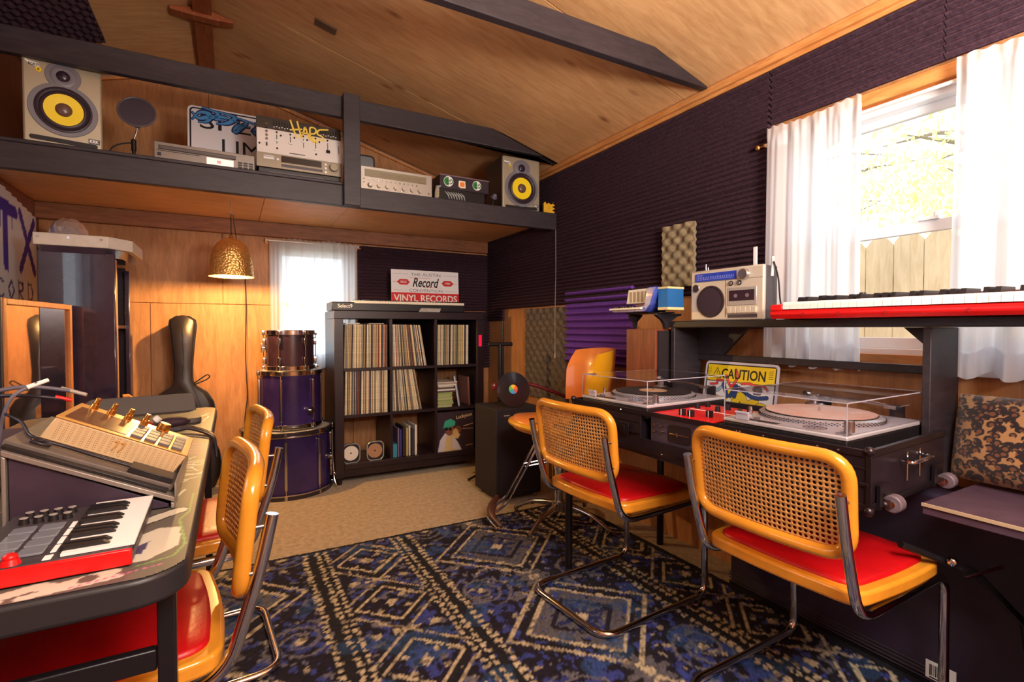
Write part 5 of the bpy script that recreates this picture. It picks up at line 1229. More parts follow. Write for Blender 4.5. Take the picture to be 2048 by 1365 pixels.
def sev(q): q.text('77', w=.022, h=.020, x=.0, z=.026, y=gy0 - .001)
gb(sev, 'lettering', GOLD)
def legend(q):
    for k in range(5): q.box(.098 + 0, .035 + k * .009, .0502, .110, .037 + k * .009, .0505)
    q.box(.075, .045, .0502, .09, .06, .0504)
gb(legend, 'legend', PAPERW)
# patch cables behind the sampler
def cable(pts, r, col, label, z0=None, name='cable', rad=.04, ends=None):
    t = thing(name, (0, 0, 0), 0, label, 'cable'); b = MB(); b.tube(fillet(pts, rad, 5), r, 8); b.build('cord', col, t, ang=80)
    if ends:
        for p, q, m in ends: b = MB(); b.cyl(p, q, .005, .0042, 12); b.build('plug', m, t)
    return t
GC = mat('cable_grey', S(96, 92, 106), .45); BC = mat('cable_black', S(36, 32, 42), .4)
cable([(-.62, 1.30, .85), (-.50, 1.40, .955), (-.40, 1.50, .975), (-.325, 1.52, .955)], .0045, GC, 'grey cable arching off the left edge into the gold sampler', ends=[((-.345, 1.522, .962), (-.298, 1.515, .945), SILVER)])
cable([(-.64, 1.45, .76), (-.46, 1.50, .955), (-.38, 1.46, .955), (-.325, 1.48, .94)], .004, BC, 'black cable with red plug behind the gold sampler', ends=[((-.345, 1.474, .948), (-.318, 1.482, .938), RED)])
cable([(-.43, 1.42, .80), (-.41, 1.40, .92), (-.395, 1.40, .965), (-.36, 1.42, .985)], .0035, GC, 'grey lead standing up with a white plug behind the sampler', ends=[((-.375, 1.412, .977), (-.345, 1.43, .990), WHITE)])
def surf(x, y, h): # height on the tilted laptop base
    u = (x + .222 - (x_lo + x_hi) / 2) ; return TZ + .001 + (z_lo + z_hi) / 2 - math.tan(A) * u + (.0135 + h) / math.cos(A)
P = [(x, y, surf(x, y, .006)) for x, y in ((-.40, 1.38), (-.37, 1.36), (-.335, 1.275), (-.310, 1.262), (-.298, 1.248), (-.312, 1.238), (-.330, 1.245), (-.322, 1.262), (-.29, 1.27), (-.235, 1.262), (-.20, 1.262), (-.165, 1.262))]
cable(P, .003, BC, 'thin dark cable with a small loop lying across the laptop stand', rad=.03)
for k, (dx, rr) in enumerate(((0, .0), (.012, .03), (.024, .05))):
    cable([(-.20 - dx, 2.02 + rr, TZ + .012), (-.14, 2.05 + rr, TZ + .02), (-.085, 1.98 + rr, TZ + .012), (-.052, 1.90 + rr, TZ + .006), (-.046, 1.86, TZ - .05)], .004, BC, ['lowest of the black cables running off the table edge', 'middle of the black cables running off the table edge', 'uppermost of the black cables running off the table edge'][k])
t = thing('laptop', (-.30, 2.38, TZ + .001), 8, 'closed dark laptop lid and sleeve at far end of the graffiti table', 'laptop')
b = MB(); b.prism(rrect(.36, .30, .03, 5), 0, .02, 'z'); b.build('sleeve', mat('sleeve_olive', S(84, 76, 72), .55), t, bev=.004)
b = MB(); b.T = T((0, .10, .025), 62); b.prism(rrect(.36, .13, .03, 5), 0, .012, 'z'); b.build('lid', mat('sleeve_olive', S(84, 76, 72), .55), t, bev=.004)
t = thing('drumstick_bag', (-.24, 2.17, TZ + .001), 10, 'small red and black pouch lying behind the gold sampler', 'pouch')
b = MB(); b.ball((-.05, 0, .022), .02, 12, (2.4, 1.4, 1.0)); b.build('pouch', mat('pouch_red', S(150, 24, 30), .7), t)
b = MB(); b.ball((.055, 0, .022), .02, 12, (2.6, 1.4, 1.0)); b.build('pouch_end', mat('pouch_black', S(50, 28, 40), .7), t)
b = MB(); b.cyl((.0, -.01, .035), (.012, -.012, .045), .012, n=12); b.build('toggle', WHITE, t)
t = thing('speaker_box', (-.545, 1.62, TZ + .001), 0, 'dark equipment box at left edge of the graffiti table', 'box')
b = MB(); b.box(-.13, -.16, 0, .10, .16, .10); b.build('box', mat('box_plum', S(58, 44, 62), .6, noise=.3, nscale=9), t, bev=.01)
b = MB(); b.box(-.10, -.161, .03, .08, -.1605, .07); b.build('label_plate', BLACKP, t)

# ================================================================ DJ STATION ON THE RIGHT
t = thing('black_table', (0, 0, 0), 0, 'narrow black metal table carrying the turntable case', 'table')
b = MB(); b.box(1.30, .70, .640, 1.955, 1.95, .660); b.build('table_top', BLACK, t, bev=.003)
for x, y in ((1.325, 1.86), (1.90, 1.87)):
    b = MB(); z0 = ZRUG if x < 1.8 else .001; b.cyl((x, y, z0), (x, y, .6395), .017, n=16); b.build('leg', BLACKM, t)
# coffin case
CA = -5.5   # yaw of the station, local front is -y -> -x after -90
def stn(x, y): # local (x to the right = -Y world, y = depth) -> world
    a = D(-90 + 7.0); return (1.243 + math.cos(a) * x - math.sin(a) * y * .985, 1.70 + math.sin(a) * x + math.cos(a) * y * .985)
FL = mat('flight_case_black', S(32, 25, 33), .35, noise=.25, nscale=14)
t = thing('turntable_case', (1.258, 1.735, .6605), -90 + 3.8, 'long black flight case holding two turntables and the red mixer', 'case')
CL, CD, CH_ = 1.10, .47, .145
b = MB(); b.box(0, 0, 0.0, CL, CD, .012); b.build('bottom_board', FL, t)
for x0, x1 in ((0, .375), (.665, CL)):
    b = MB(); b.box(x0, 0, .0125, x1, .012, CH_); b.build('front_board', FL, t, bev=.001)
b = MB(); b.box(.376, 0, .0125, .664, .012, .045); b.build('front_board', FL, t, bev=.001)
b = MB(); b.box(0, CD - .012, .0125, CL, CD, CH_); b.build('back_board', FL, t, bev=.001)
for x in (0, CL - .012):
    b = MB(); b.box(x, .0125, .0125, x + .012, CD - .0125, CH_); b.build('end_board', FL, t, bev=.001)
for x in (.368, .664):
    b = MB(); b.box(x, .0125, .0125, x + .010, CD - .0125, CH_ - .005); b.build('divider', FL, t)
b = MB(); ED = mat('dark_extrusion', S(62, 54, 62), .28, .8)
for (z0) in (.0, CH_ - .014):
    b.box(-.004, -.004, z0 - .001, CL + .004, -.0005, z0 + .016)
    b.box(CL + .0005, -.004, z0 - .001, CL + .004, CD + .004, z0 + .016); b.box(-.004, -.004, z0, -.0005, CD, z0 + .016)
for x in (0, CL): b.box(x - .006, -.0045, 0, x + .006, -.0005, CH_)
b.build('edge_trim', ED, t, bev=.0008)
b = MB(); b.box(0, -.006, .060, .372, -.0008, .068); b.box(.668, -.006, .060, CL, -.0008, .068); b.box(0, -.003, .10, .372, -.0008, .104); b.box(.668, -.003, .10, CL, -.0008, .104); b.build('mid_extrusion', ED, t, bev=.001)
for x in (.06, .30, .76, .98):
    b = MB(); b.prism(rrect(.05, .045, .005, 3, x, .070), -.010, -.0065, 'y'); b.prism(rrect(.018, .026, .004, 3, x, .070), -.016, -.0102, 'y'); b.build('butterfly_latch', ED, t, bev=.001)
for z in (0, CH_):
    for x in (0, CL): b = MB(); b.ball((x, 0, z), .012, 12); b.build('ball_corner', ED, t)
b = MB()
R = random.Random(1)
for k in range(14): x = R.uniform(.0, CL); b.cyl((x, -.0045, R.choice([.008, .137])), (x, -.0062, R.choice([.008, .137])), .003, n=8) if False else b.ball((x, -.005, R.choice([.008, .137])), .003, 6)
split(b, 'rivet', CHROME, t)
for y in (.06, .40):     # wheels and handle on the near end
    b = MB(); b.box(CL + .004, y - .03, .0, CL + .012, y + .03, .06); b.build('wheel_plate', ED, t)
    b = MB(); b.cyl((CL + .030, y - .015, .018), (CL + .030, y + .015, .018), .021, n=24); b.build('wheel', mat('caster_grey', S(104, 92, 102), .4, noise=.3, nscale=40), t, bev=.003)
    b = MB(); b.cyl((CL + .030, y - .019, .018), (CL + .030, y + .019, .018), .008, n=14); b.box(CL + .012, y - .021, .008, CL + .030, y - .017, .028); b.build('axle', CHROME, t)
b = MB(); b.tube(fillet([(CL + .006, .17, .10), (CL + .03, .17, .10), (CL + .03, .30, .10), (CL + .006, .30, .10)], .015), .005, 8); b.tube([(CL + .006, .20, .045), (CL + .006, .20, .12)], .002, 6); b.tube([(CL + .006, .28, .045), (CL + .006, .28, .12)], .002, 6); b.build('handle', CHROME, t)

ACR = mat('acrylic_lid', (.97, .96, 1, 1), .02, trans=1.0, ior=1.12, spec=.9)
PLAT = mat('platter_alu', S(180, 180, 186), .28, .4)
def turntable(loc, rz, label, slip_c, lid_lab):
    """battle position: local x along the front (short side .352), y depth .45, front at y=0"""
    t = thing('turntable', loc, rz, label, 'turntable', 'turntables in the black case'); W, Dp = .352, .448
    b = MB(); b.box(0, 0, -.045, W, Dp, -.008); b.build('base', BLACKP, t, bev=.003)
    b = MB(); b.box(-.002, -.002, -.0075, W + .002, Dp + .002, .004); b.build('plinth', mat('plinth_silver', S(196, 194, 202), .3, .3), t, bev=.003)
    c = (.158, .245)
    q = MB(); q.T = Matrix.Translation((c[0], c[1], .0045)); q.lathe([(.001, 0), (.166, 0), (.166, .010), (.160, .014), (.001, .014)], 64); q.build('platter', PLAT, t)
    q = MB(); q.T = Matrix.Translation((c[0], c[1], .0045))
    for r_ in range(3):
        for k in range(76):
            a = 2 * PI * (k + .5 * (r_ % 2)) / 76; x, y = math.cos(a) * .1664, math.sin(a) * .1664; q.box(x - .0018, y - .0018, .0015 + r_ * .0032, x + .0018, y + .0018, .0038 + r_ * .0032)
    stuff(q.build('strobe_dots', mat('strobe_dark', S(60, 58, 62), .4), t))
    q = MB(); q.T = Matrix.Translation((c[0], c[1], .0190)); q.lathe([(.001, .0), (.150, .0), (.151, .0025), (.001, .0025)], 56); q.build('slipmat', mat('slipmat_dark', S(44, 38, 42), .8), t)
    q = MB(); q.T = Matrix.Translation((c[0], c[1], .0218)); q.lathe([(.001, .0), (.148 if slip_c else .055, .0), (.148 if slip_c else .055, .0018), (.001, .0018)], 56); q.build('record', mat('record_cream' if slip_c else 'label_tan', S(*(222, 210, 206) if slip_c else (214, 178, 140)), .3, col2=S(206, 158, 140) if slip_c else S(196, 160, 124), nscale=9), t)
    q = MB(); q.cyl((c[0], c[1], .023), (c[0], c[1], .036), .0035, n=12); q.build('spindle', CHROME, t)
    # pitch fader, start button, pop-up light
    q = MB(); q.box(.03, .012, .0042, .16, .034, .0052); q.mi = 1; q.box(.09, .014, .0053, .10, .032, .014); q.build('pitch_fader', [BLACKP, STEEL], t)
    q = MB(); q.box(.315, .02, .0042, .342, .047, .008); q.build('start_button', STEEL, t, bev=.001)
    q = MB(); q.cyl((.322, .075, .004), (.322, .075, .034), .0125, .0115, 20); q.build('power_dial', STEEL, t, bev=.001)
    q = MB(); q.cyl((.02, .105, .004), (.02, .105, .030), .006, n=14); q.build('target_light', CHROME, t)
    q = MB(); q.T = Matrix.Translation((.245, .055, .0045)); q.lathe([(.001, 0), (.03, 0), (.03, .0015), (.001, .0015)], 28); q.build('adaptor', CHROME, t)
    # tone arm along the back-left
    q = MB(); q.T = Matrix.Translation((.06, .405, .0045)); q.lathe([(.001, 0), (.034, 0), (.034, .012), (.026, .02), (.001, .02)], 28); q.lathe([(.014, .02), (.014, .048), (.001, .048)], 20); q.build('tone_arm_base', STEEL, t)
    q = MB(); q.tube(fillet([(.02, .43, .048), (.06, .405, .048), (.17, .408, .047), (.235, .405, .046), (.275, .40, .042)], .06), .0048, 10); q.cyl((.018, .432, .048), (.035, .42, .048), .013, n=18); q.build('tone_arm', CHROME, t)
    q = MB(); q.T = T((.285, .398, .038), 0, 0, -8); q.box(-.014, -.008, -.004, .02, .008, .006); q.tube([(.015, .008, .002), (.03, .02, .008), (.04, .022, .012)], .0015, 6); q.build('headshell', STEEL, t, bev=.001)
    # dust cover
    h = .088; w2 = .002
    q = MB()
    for bx in ((0, 0, .0065, W, .0028, h), (0, Dp - .0028, .0065, W, Dp, h), (0, .003, .0065, .0028, Dp - .003, h), (W - .0028, .003, .0065, W, Dp - .003, h), (0, 0, h + .0001, W, Dp, h + .003)): q.box(*bx)
    q.build('dust_cover', ACR, t, smooth=False)
    q = MB(); EDG = mat('acrylic_edge', S(206, 206, 226), .12, alpha=.55)
    for x in (.001, W - .001):
        for y in (.001, Dp - .001): q.cb(x, y, (.0065 + h) / 2, .0022, .0022, h - .0065)
    for y in (0, Dp): q.cb(W / 2, y, h + .0015, W, .0016, .003)
    for x in (0, W): q.cb(x, Dp / 2, h + .0015, .0016, Dp, .003)
    q.build('cover_edge', EDG, t, smooth=False)
    q = MB(); q.box(.045, -.006, .0065, .085, -.0005, .030); q.box(.045, -.012, .026, .085, -.0062, .030); q.build('cover_tab', EDG, t)
    for x in (.07, W - .07): q = MB(); q.box(x - .018, Dp + .0005, -.01, x + .018, Dp + .014, .04); q.build('cover_hinge', BLACKP, t)
    return t
turntable((1.272, 1.690, .822), -86.5, 'farther turntable at left with clear dust cover and small tan label', 0, '')
turntable((1.338, 1.052, .822), -87.5, 'nearer turntable at right with clear dust cover and a cream record', 1, '')
# red mixer between them
t = thing('red_mixer', (1.300, 1.328, .715), -86.2, 'two channel mixer with bright red top between the turntables', 'mixer')
MWx = .238
b = MB(); b.box(0, .002, -.040, MWx, .34, .082); b.build('body', BLACKP, t, bev=.003)
b = MB(); b.box(.002, -.001, -.038, MWx - .002, .0015, .080); b.build('front_panel', mat('mixer_front', S(76, 64, 78), .4, .2), t, bev=.001)
b = MB(); b.box(.0, -.002, .0825, MWx, .34, .0875); b.build('red_top', RED, t, bev=.0015)
b = MB(); b.prism(rrect(.095, .060, .012, 4, .125, .028), -.0028, -.0012, 'y'); b.build('crossfader_recess', mat('recess', S(30, 20, 28), .4), t)
b = MB(); b.box(.085, -.0036, .026, .165, -.0029, .029); b.box(.118, -.010, .022, .126, -.0036, .034); b.build('crossfader', CHROME, t)
for x in (.028, .055): b = MB(); b.cyl((x, -.001, .050), (x, -.013, .050), .006, .005, 14); b.cyl((x, -.001, .028), (x, -.013, .028), .005, .004, 14); b.build('knob', CHROME, t)
b = MB(); b.cyl((.205, -.001, .02), (.205, -.007, .02), .006, n=14); b.box(.195, -.003, .045, .215, -.001, .048); b.build('headphone_jack', CHROME, t)
for x, y, hh in ((.10, .045, .022), (.135, .045, .022), (.175, .09, .022)):
    b = MB(); b.cb(x, y, .0875 + hh / 2, .020, .013, hh); b.mi = 1; b.cb(x, y - .0068, .0875 + hh / 2, .003, .001, hh); b.build('fader_cap', [BLACKP, WHITE], t, bev=.001)
for k in range(6): b = MB(); x = .03 + (k % 3) * .085; y = .22 + (k // 3) * .06; b.cyl((x, y, .0875), (x, y, .106), .010, .008, 14); b.build('knob', BLACKP, t)
b = MB(); b.box(.02, .185, .0876, .22, .195, .0882); b.build('pale_stripe', PAPERW, t)

# ---- hutch shelf in front of the window
HX0, HX1 = 1.765, 1.950
t = thing('desk_hutch', (0, 0, 0), 0, 'black wooden hutch shelf with triangular gussets in front of window', 'shelf')
b = MB(); b.box(HX0, -.25, 1.105, HX1 - .02, 1.705, 1.134); b.build('shelf_board', BLACK, t, bev=.003)
b = MB(); b.box(HX0 + .002, .690, .662, HX1, .712, 1.1045); b.build('upright', BEAM, t, bev=.003)
b = MB(); b.box(HX0 + .002, 1.660, .662, HX1, 1.682, 1.1045); b.build('upright', BEAM, t, bev=.003)
b = MB(); b.box(HX1 - .024, .7125, .955, HX1 - .002, 1.6595, .982); b.build('rail', BEAM, t, bev=.002)
b = MB(); b.prism([(.7125, 1.1045), (.7125, .99), (.83, 1.1045)], HX1 - .022, HX1 - .002, 'x'); b.build('gusset', BEAM, t, bev=.001)
b = MB(); b.prism([(1.6595, 1.1045), (1.6595, .9825), (1.525, .9825), (1.40, 1.1045)], HX1 - .022, HX1 - .002, 'x'); b.build('gusset', BEAM, t, bev=.001)
b = MB(); b.box(HX0 + .03, 1.40, .99, HX1 - .024, 1.42, 1.10) if False else None
# caution sign
t = thing('caution_sign', (1.872, 1.605, .662), -90, 'yellow and white caution sign covered in graffiti behind turntables', 'sign', rx=0)
t.rotation_euler = (D(-9), 0, D(-90))
SW, SH = .358, .295
b = MB(); b.prism(rrect(SW, SH, .018, 5, SW / 2, SH / 2), 0, .003, 'y'); b.build('sign_plate', mat('sign_lilac', S(206, 202, 216), .4), t)
b = MB(); b.prism(rrect(SW - .020, SH - .020, .012, 4, SW / 2, SH / 2), -.0006, -.0001, 'y'); b.build('border', INK, t)
cv = Canvas(SW - .030, SH - .030, .0018, S(236, 234, 232)); CW, CHh = SW - .03, SH - .03
cv.rect(0, CHh - .072, CW, CHh, S(238, 206, 30)); cv.rect(0, CHh - .075, CW, CHh - .072, S(20, 20, 20))
RD = S(232, 60, 72); YL = S(236, 208, 40); BLc = S(40, 70, 130); SK = S(160, 200, 220); DKc = S(24, 24, 30)
gz = lambda P: [(x, z - .06 + .06) for x, z in P]
for P, w_, c_ in (([(.02, .02), (.06, .10), (.10, .05), (.14, .15), (.17, .06)], .030, YL), ([(.13, .03), (.18, .13), (.21, .07), (.25, .10)], .028, YL), ([(.22, .03), (.28, .09), (.32, .04)], .026, YL), ([(.02, .12), (.07, .13), (.10, .17)], .010, SK), ([(.09, .16), (.12, .09), (.16, .17), (.15, .11)], .014, BLc), ([(.17, .15), (.24, .11), (.30, .12)], .012, BLc), ([(.05, .06), (.10, .02)], .012, BLc), ([(.20, .05), (.26, .02)], .012, BLc), ([(.10, .20), (.13, .14), (.16, .20), (.145, .23)], .008, RD), ([(.02, .155), (.06, .16), (.05, .18), (.09, .175)], .006, RD), ([(.18, .17), (.22, .175), (.24, .165), (.28, .17), (.30, .15)], .007, RD), ([(.03, .03), (.06, .02), (.08, .05)], .014, RD), ([(.24, .15), (.27, .155), (.27, .135), (.245, .135)], .010, S(110, 110, 116))):
    cv.line([(p.x, p.y) for p in fillet([(a, c2 * .95 + .028, 0) for a, c2 in P], .03, 4)], w_ * 1.15, c_, DKc, .002)
cv.disc(.125, .105, .012, S(230, 232, 210), .018)
cv.build('graffiti_print', vcol_mat('print_gloss', .4), t, Matrix.Translation((.015, -.0008, .015)) @ FACE)
b = MB(); zc = SH - .015 - .037; b.text('CAUTION', w=.212, h=.044, x=.196, z=zc, y=-.0012, bold=.018)
tri = [(.042, zc - .020), (.088, zc - .020), (.065, zc + .024)]
for a, c_ in zip(tri, tri[1:] + tri[:1]): b.strip([a + (0,), c_ + (0,)], .003, -.0012, 0)
b.box(.0638, -.0014, zc - .004, .0662, -.0010, zc + .010); b.box(.0638, -.0014, zc - .012, .0662, -.0010, zc - .009)
for x in (.025, .325):
    for k in range(5): b.strip([(x - .010, zc + .02 - .007 * k, 0), (x + .010, zc + .024 - .008 * k, 0)], .0016, -.0012, 0)
b.build('lettering', INK, t)

# wooden speaker, accordion stand, accordion
t = thing('wooden_speaker', (1.70, 1.905, .6605), -90, 'walnut sided speaker box standing under the toy accordion', 'speaker')
WAL = wood('walnut_veneer', S(138, 72, 48), S(100, 46, 32), (9, 9, .8), .4, 6)
b = MB(); b.box(0, 0, 0, .195, .25, .438); b.build('cabinet', WAL, t, bev=.002)
b = MB(); b.box(.1955, .012, 0, .203, .24, .43); b.build('grille', mat('grille_black', S(34, 26, 32), .8), t)
t = thing('accordion_stand', (1.745, 1.90, 1.0995), -90, 'small black curved bracket stand on the wooden speaker', 'stand')
for x in (.0, .20):
    b = MB(); b.prism([(-.0, 0), (.012, 0), (.02, .035), (.05, .062), (.05, .07), (-.04, .07), (-.04, .062), (-.008, .03)], x - .006, x + .006, 'x') if x == 0 else b.prism([(0, 0), (.02, 0), (.03, .03), (.07, .055), (.10, .062), (.10, .07), (-.06, .07), (-.06, .062), (-.02, .04), (-.005, .02)], x - .010, x + .010, 'x'); b.build('bracket', BLACK, t, bev=.002)
b = MB(); b.box(-.02, -.035, .0705, .22, .045, .078); b.build('support_plate', BLACK, t, bev=.002)
t = thing('toy_accordion', (1.735, 1.945, 1.178), -90, 'blue pearl toy accordion with white keys beside the boombox', 'accordion')
BP = mat('blue_pearl', S(40, 48, 150), .25, col2=S(90, 110, 200), nscale=40, coat=.5)
b = MB(); b.rings([[(-.01, -.06, .0), (.30, -.06, .0), (.30, .10, .0), (-.01, .10, .0)], [(-.03, -.07, .012), (.235, -.07, .012), (.235, .10, .012), (-.03, .10, .012)]]) if False else b.prism([(-.035, .006), (-.01, 0), (.20, 0), (.235, .03), (.262, .10), (.262, .112), (.215, .112), (.195, .03), (-.035, .012)], -.07, .06, 'y'); b.build('body', BP, t, bev=.003)
b = MB(); b.T = T((.0, .0, .014), 0); b.prism([(.02, .028), (.195, .028), (.212, .098), (.035, .098)], -.02, .055, 'y'); b.build('grille_plate', mat('ivory_plate', S(232, 228, 214), .35), t, bev=.003)
b = MB()
for k in range(6): b.box(.045 + k * .026, -.021, .05, .062 + k * .026, -.0203, .10)
split(b, 'grille_slots', mat('slots_beige', S(180, 166, 140), .5), t)
b = MB(); b.box(0, -.085, .0128, .0145, -.021, .021); km = b.mesh('white_key', CREAM, False)
for k in range(14): o = bpy.data.objects.new('white_key', km); COL.objects.link(o); o.parent = t; o.location = (-.03 + k * .0156, 0, 0)
b = MB(); b.box(0, -.062, .0212, .008, -.0212, .030); km = b.mesh('black_key', BLACKP, False)
for k in range(13):
    if k % 7 in (2, 6): continue
    o = bpy.data.objects.new('black_key', km); COL.objects.link(o); o.parent = t; o.location = (-.03 + k * .0156 + .0115, 0, 0)
b = MB()
for k in range(10): x = .2635 + k * .0058; b.box(x, -.048, .008, x + .004, .05, .108)
b.mi = 1; b.box(.2632, -.046, .010, .321, .048, .106); b.mi = 0
b.build('bellows', [mat('bellows_blue', S(38, 118, 190), .5), mat('bellows_inner', S(30, 96, 160), .6)], t)
b = MB(); 
for z0, z1 in ((.1, .109), (.006, .018)): b.box(.2632, -.050, z0, .322, .052, z1)
b.build('bellows_trim', mat('bellows_gold', S(222, 206, 150), .4), t)
# boombox
t = thing('boombox', (1.775, 1.575, 1.1345), -90, 'silver retro boombox with blue tuning dial and round speaker', 'radio')
t.rotation_euler = (0, 0, D(-88)); BBW, BBH, BBD = .342, .215, .095
SB = mat('boombox_silver', S(206, 196, 180), .35, .3)
b = MB(); b.box(.002, .018, 0, BBW - .002, BBD, BBH - .002); b.build('rear_shell', mat('shell_dark', S(66, 62, 66), .5), t, bev=.006)
b = MB(); b.box(0, 0, 0, BBW, .018, BBH); b.build('front_shell', SB, t, bev=.006)
b = MB(); b.box(.025, -.003, BBH - .048, .225, -.0002, BBH - .014); b.build('tuning_dial', mat('dial_blue', S(44, 66, 176), .2, noise=.2, nscale=60), t)
b = MB()
for k in range(22): b.box(.035 + k * .0085, -.0036, BBH - .036, .036 + k * .0085, -.0031, BBH - .028)
b.box(.035, -.0036, BBH - .040, .21, -.0031, BBH - .0392); b.text('AM FM', w=.03, h=.005, x=.05, z=BBH - .022, y=-.0032); b.build('dial_scale', mat('scale_pale', S(180, 190, 230), .4), t)
b = MB(); b.cyl((.263, 0, BBH - .032), (.263, -.018, BBH - .032), .022, .020, 30); b.build('tuning_knob', CHROME, t, bev=.002)
b = MB(); b.T = Matrix.Translation((.103, -.0005, .080)) @ Matrix.Rotation(D(90), 4, 'X'); b.lathe([(.060, 0), (.0605, .004), (.066, .004), (.068, 0)], 44); b.build('speaker_ring', mat('ring_dark', S(60, 50, 56), .3, .5), t)
b = MB(); b.T = Matrix.Translation((.103, -.0005, .080)) @ Matrix.Rotation(D(90), 4, 'X'); b.lathe([(.0605, .0015), (.03, .003), (.001, .0035)], 36); b.build('speaker_grille', mat('grille_plum', S(54, 36, 48), .8, bump=.5, bscale=700), t)
b = MB(); b.T = Matrix.Translation((.028, -.0005, .140)) @ Matrix.Rotation(D(90), 4, 'X'); b.lathe([(.014, 0), (.0145, .003), (.017, .003), (.018, 0)], 26); b.mi = 1; b.lathe([(.014, .001), (.001, .002)], 20); b.build('tweeter', [CHROME, mat('grille_plum', S(54, 36, 48), .8)], t)
b = MB(); b.box(.187, -.0035, .060, .315, -.0002, .132); b.build('cassette_door', mat('door_grey', S(176, 170, 166), .3, .4), t, bev=.002)
b = MB(); b.box(.195, -.0048, .078, .306, -.0036, .120); b.build('cassette_window', mat('window_dark', S(50, 32, 42), .12), t)
b = MB(); b.cyl((.225, -.0048, .098), (.225, -.0055, .098), .008, n=16); b.cyl((.276, -.0048, .098), (.276, -.0055, .098), .008, n=16); split(b, 'cassette_reel', mat('reel_grey', S(120, 100, 110), .4), t)
for k in range(6): b = MB(); x = .188 + k * .0215; b.box(x, -.009, .028, x + .0205, -.0002, .052); b.build('cassette_key', SB, t, bev=.0015)
b = MB(); b.box(.187, -.0015, .010, .317, -.0002, .024); b.build('key_slot', mat('slot', S(74, 64, 72), .3), t)
for x in (.200, .238): b = MB(); b.cyl((x, 0, .150), (x, -.010, .150), .008, .007, 18); b.mi = 1; b.cyl((x, 0, .150), (x, -.002, .150), .0105, n=20); b.build('knob', [CHROME, INK], t)
b = MB(); b.box(.175, -.001, .012, .176, -.0001, .165); b.box(.005, -.001, .165, BBW - .005, -.0001, .166); b.build('panel_seam', INK, t)
b = MB(); b.cyl((.04, .05, BBH), (.04, .05, BBH + .032), .004, n=10); b.cyl((.052, .05, BBH), (.052, .05, BBH + .018), .003, n=10); b.build('antenna', CHROME, t)
b = MB(); b.tube(fillet([(BBW + .002, .05, BBH - .045), (BBW + .006, .05, BBH + .020), (BBW + .004, .05, BBH + .030)], .01), .006, 8); b.build('handle', mat('handle_pale', S(216, 214, 216), .4), t)
t = thing('speaker_cable', (0, 0, 0), 0, 'dark cable trailing from the boombox side onto the hutch', 'cable')
b = MB(); b.tube(fillet([(1.83, 1.222, 1.36), (1.835, 1.205, 1.30), (1.84, 1.20, 1.20), (1.845, 1.185, 1.14), (1.85, 1.15, 1.1365)], .03), .003, 8); b.build('cord', BLACKP, t)
t = thing('small_white_strip', (1.935, 1.375, 1.36), -90, 'small white plastic strip hanging beside the left curtain', 'strip'); b = MB(); b.box(-.008, -.003, 0, .008, .003, .085); b.build('strip', WHITE, t, bev=.001)

# red keyboard on the hutch
t = thing('red_keyboard', (1.655, 1.118, 1.1345), -90, 'long bright red keyboard lying along the hutch before the window', 'keyboard')
t.rotation_euler = (0, 0, D(-90)); t.scale = (1, 1, 1.4); KL = 1.30; KDp = .24
b = MB(); b.prism([(-.0, .0), (.012, -.006), (.10, -.0), (.10, 0), (.10, 0)], 0, 1, 'x') if False else None
b = MB(); b.prism([(.0, .008), (.010, .0), (KDp, .0), (KDp, .030), (.16, .030), (.145, .022), (.012, .022), (.0, .018)], 0, KL, 'x'); b.build('body', RED, t, bev=.003)
b = MB(); b.prism([(.0, .0182), (.012, .0222), (.145, .0222), (.16, .0302), (KDp, .0302), (KDp, .052), (.165, .046), (.13, .044), (.0, .034)], 0, .045, 'x'); b.build('end_cheek', RED, t, bev=.004)
b = MB(); b.prism([(.155, .0302), (KDp, .0302), (KDp, .052), (.165, .047)], .0455, KL, 'x'); b.build('control_panel', RED, t, bev=.002)
b = MB(); b.prism([(.168, .0478), (.232, .052), (.232, .0535), (.168, .0493)], .10, KL, 'x'); b.build('black_panel', mat('panel_black', S(40, 34, 44), .15), t)
b = MB(); b.prism([(.002, .0225), (.152, .0225), (.152, .042), (.006, .040), (.002, .034)], 0, .0222, 'x'); km = b.mesh('white_key', mat('key_ivory', S(240, 236, 230), .3), False)
b = MB(); b.prism([(.055, .0405), (.152, .0405), (.152, .054), (.062, .053)], 0, .0115, 'x'); bk = b.mesh('black_key', BLACKP, False)
for k in range(53):
    x = .047 + k * .0235
    if x + .024 > KL: break
    o = bpy.data.objects.new('white_key', km); COL.objects.link(o); o.parent = t; o.location = (x, 0, 0)
    if k % 7 not in (2, 6): o = bpy.data.objects.new('black_key', bk); COL.objects.link(o); o.parent = t; o.location = (x + .0175, 0, 0)
b = MB()
for x in (.12, .23, .36, .55): b.cyl((x, -.0002, .010), (x, -.0018, .010), .004, n=10)
split(b, 'rubber_plug', mat('dark_red', S(150, 14, 18), .5), t)
b = MB(); b.box(.06, .19, .0525, .085, .205, .060); b.cyl((.20, .20, .0525), (.20, .20, .062), .010, n=16); b.build('knob', BLACKP, t)
b = MB(); b.box(-.035, .14, .0, -.002, .19, .012); b.cyl((-.02, .12, .006), (-.02, .15, .006), .006, n=12); b.build('power_plug', BLACKP, t)

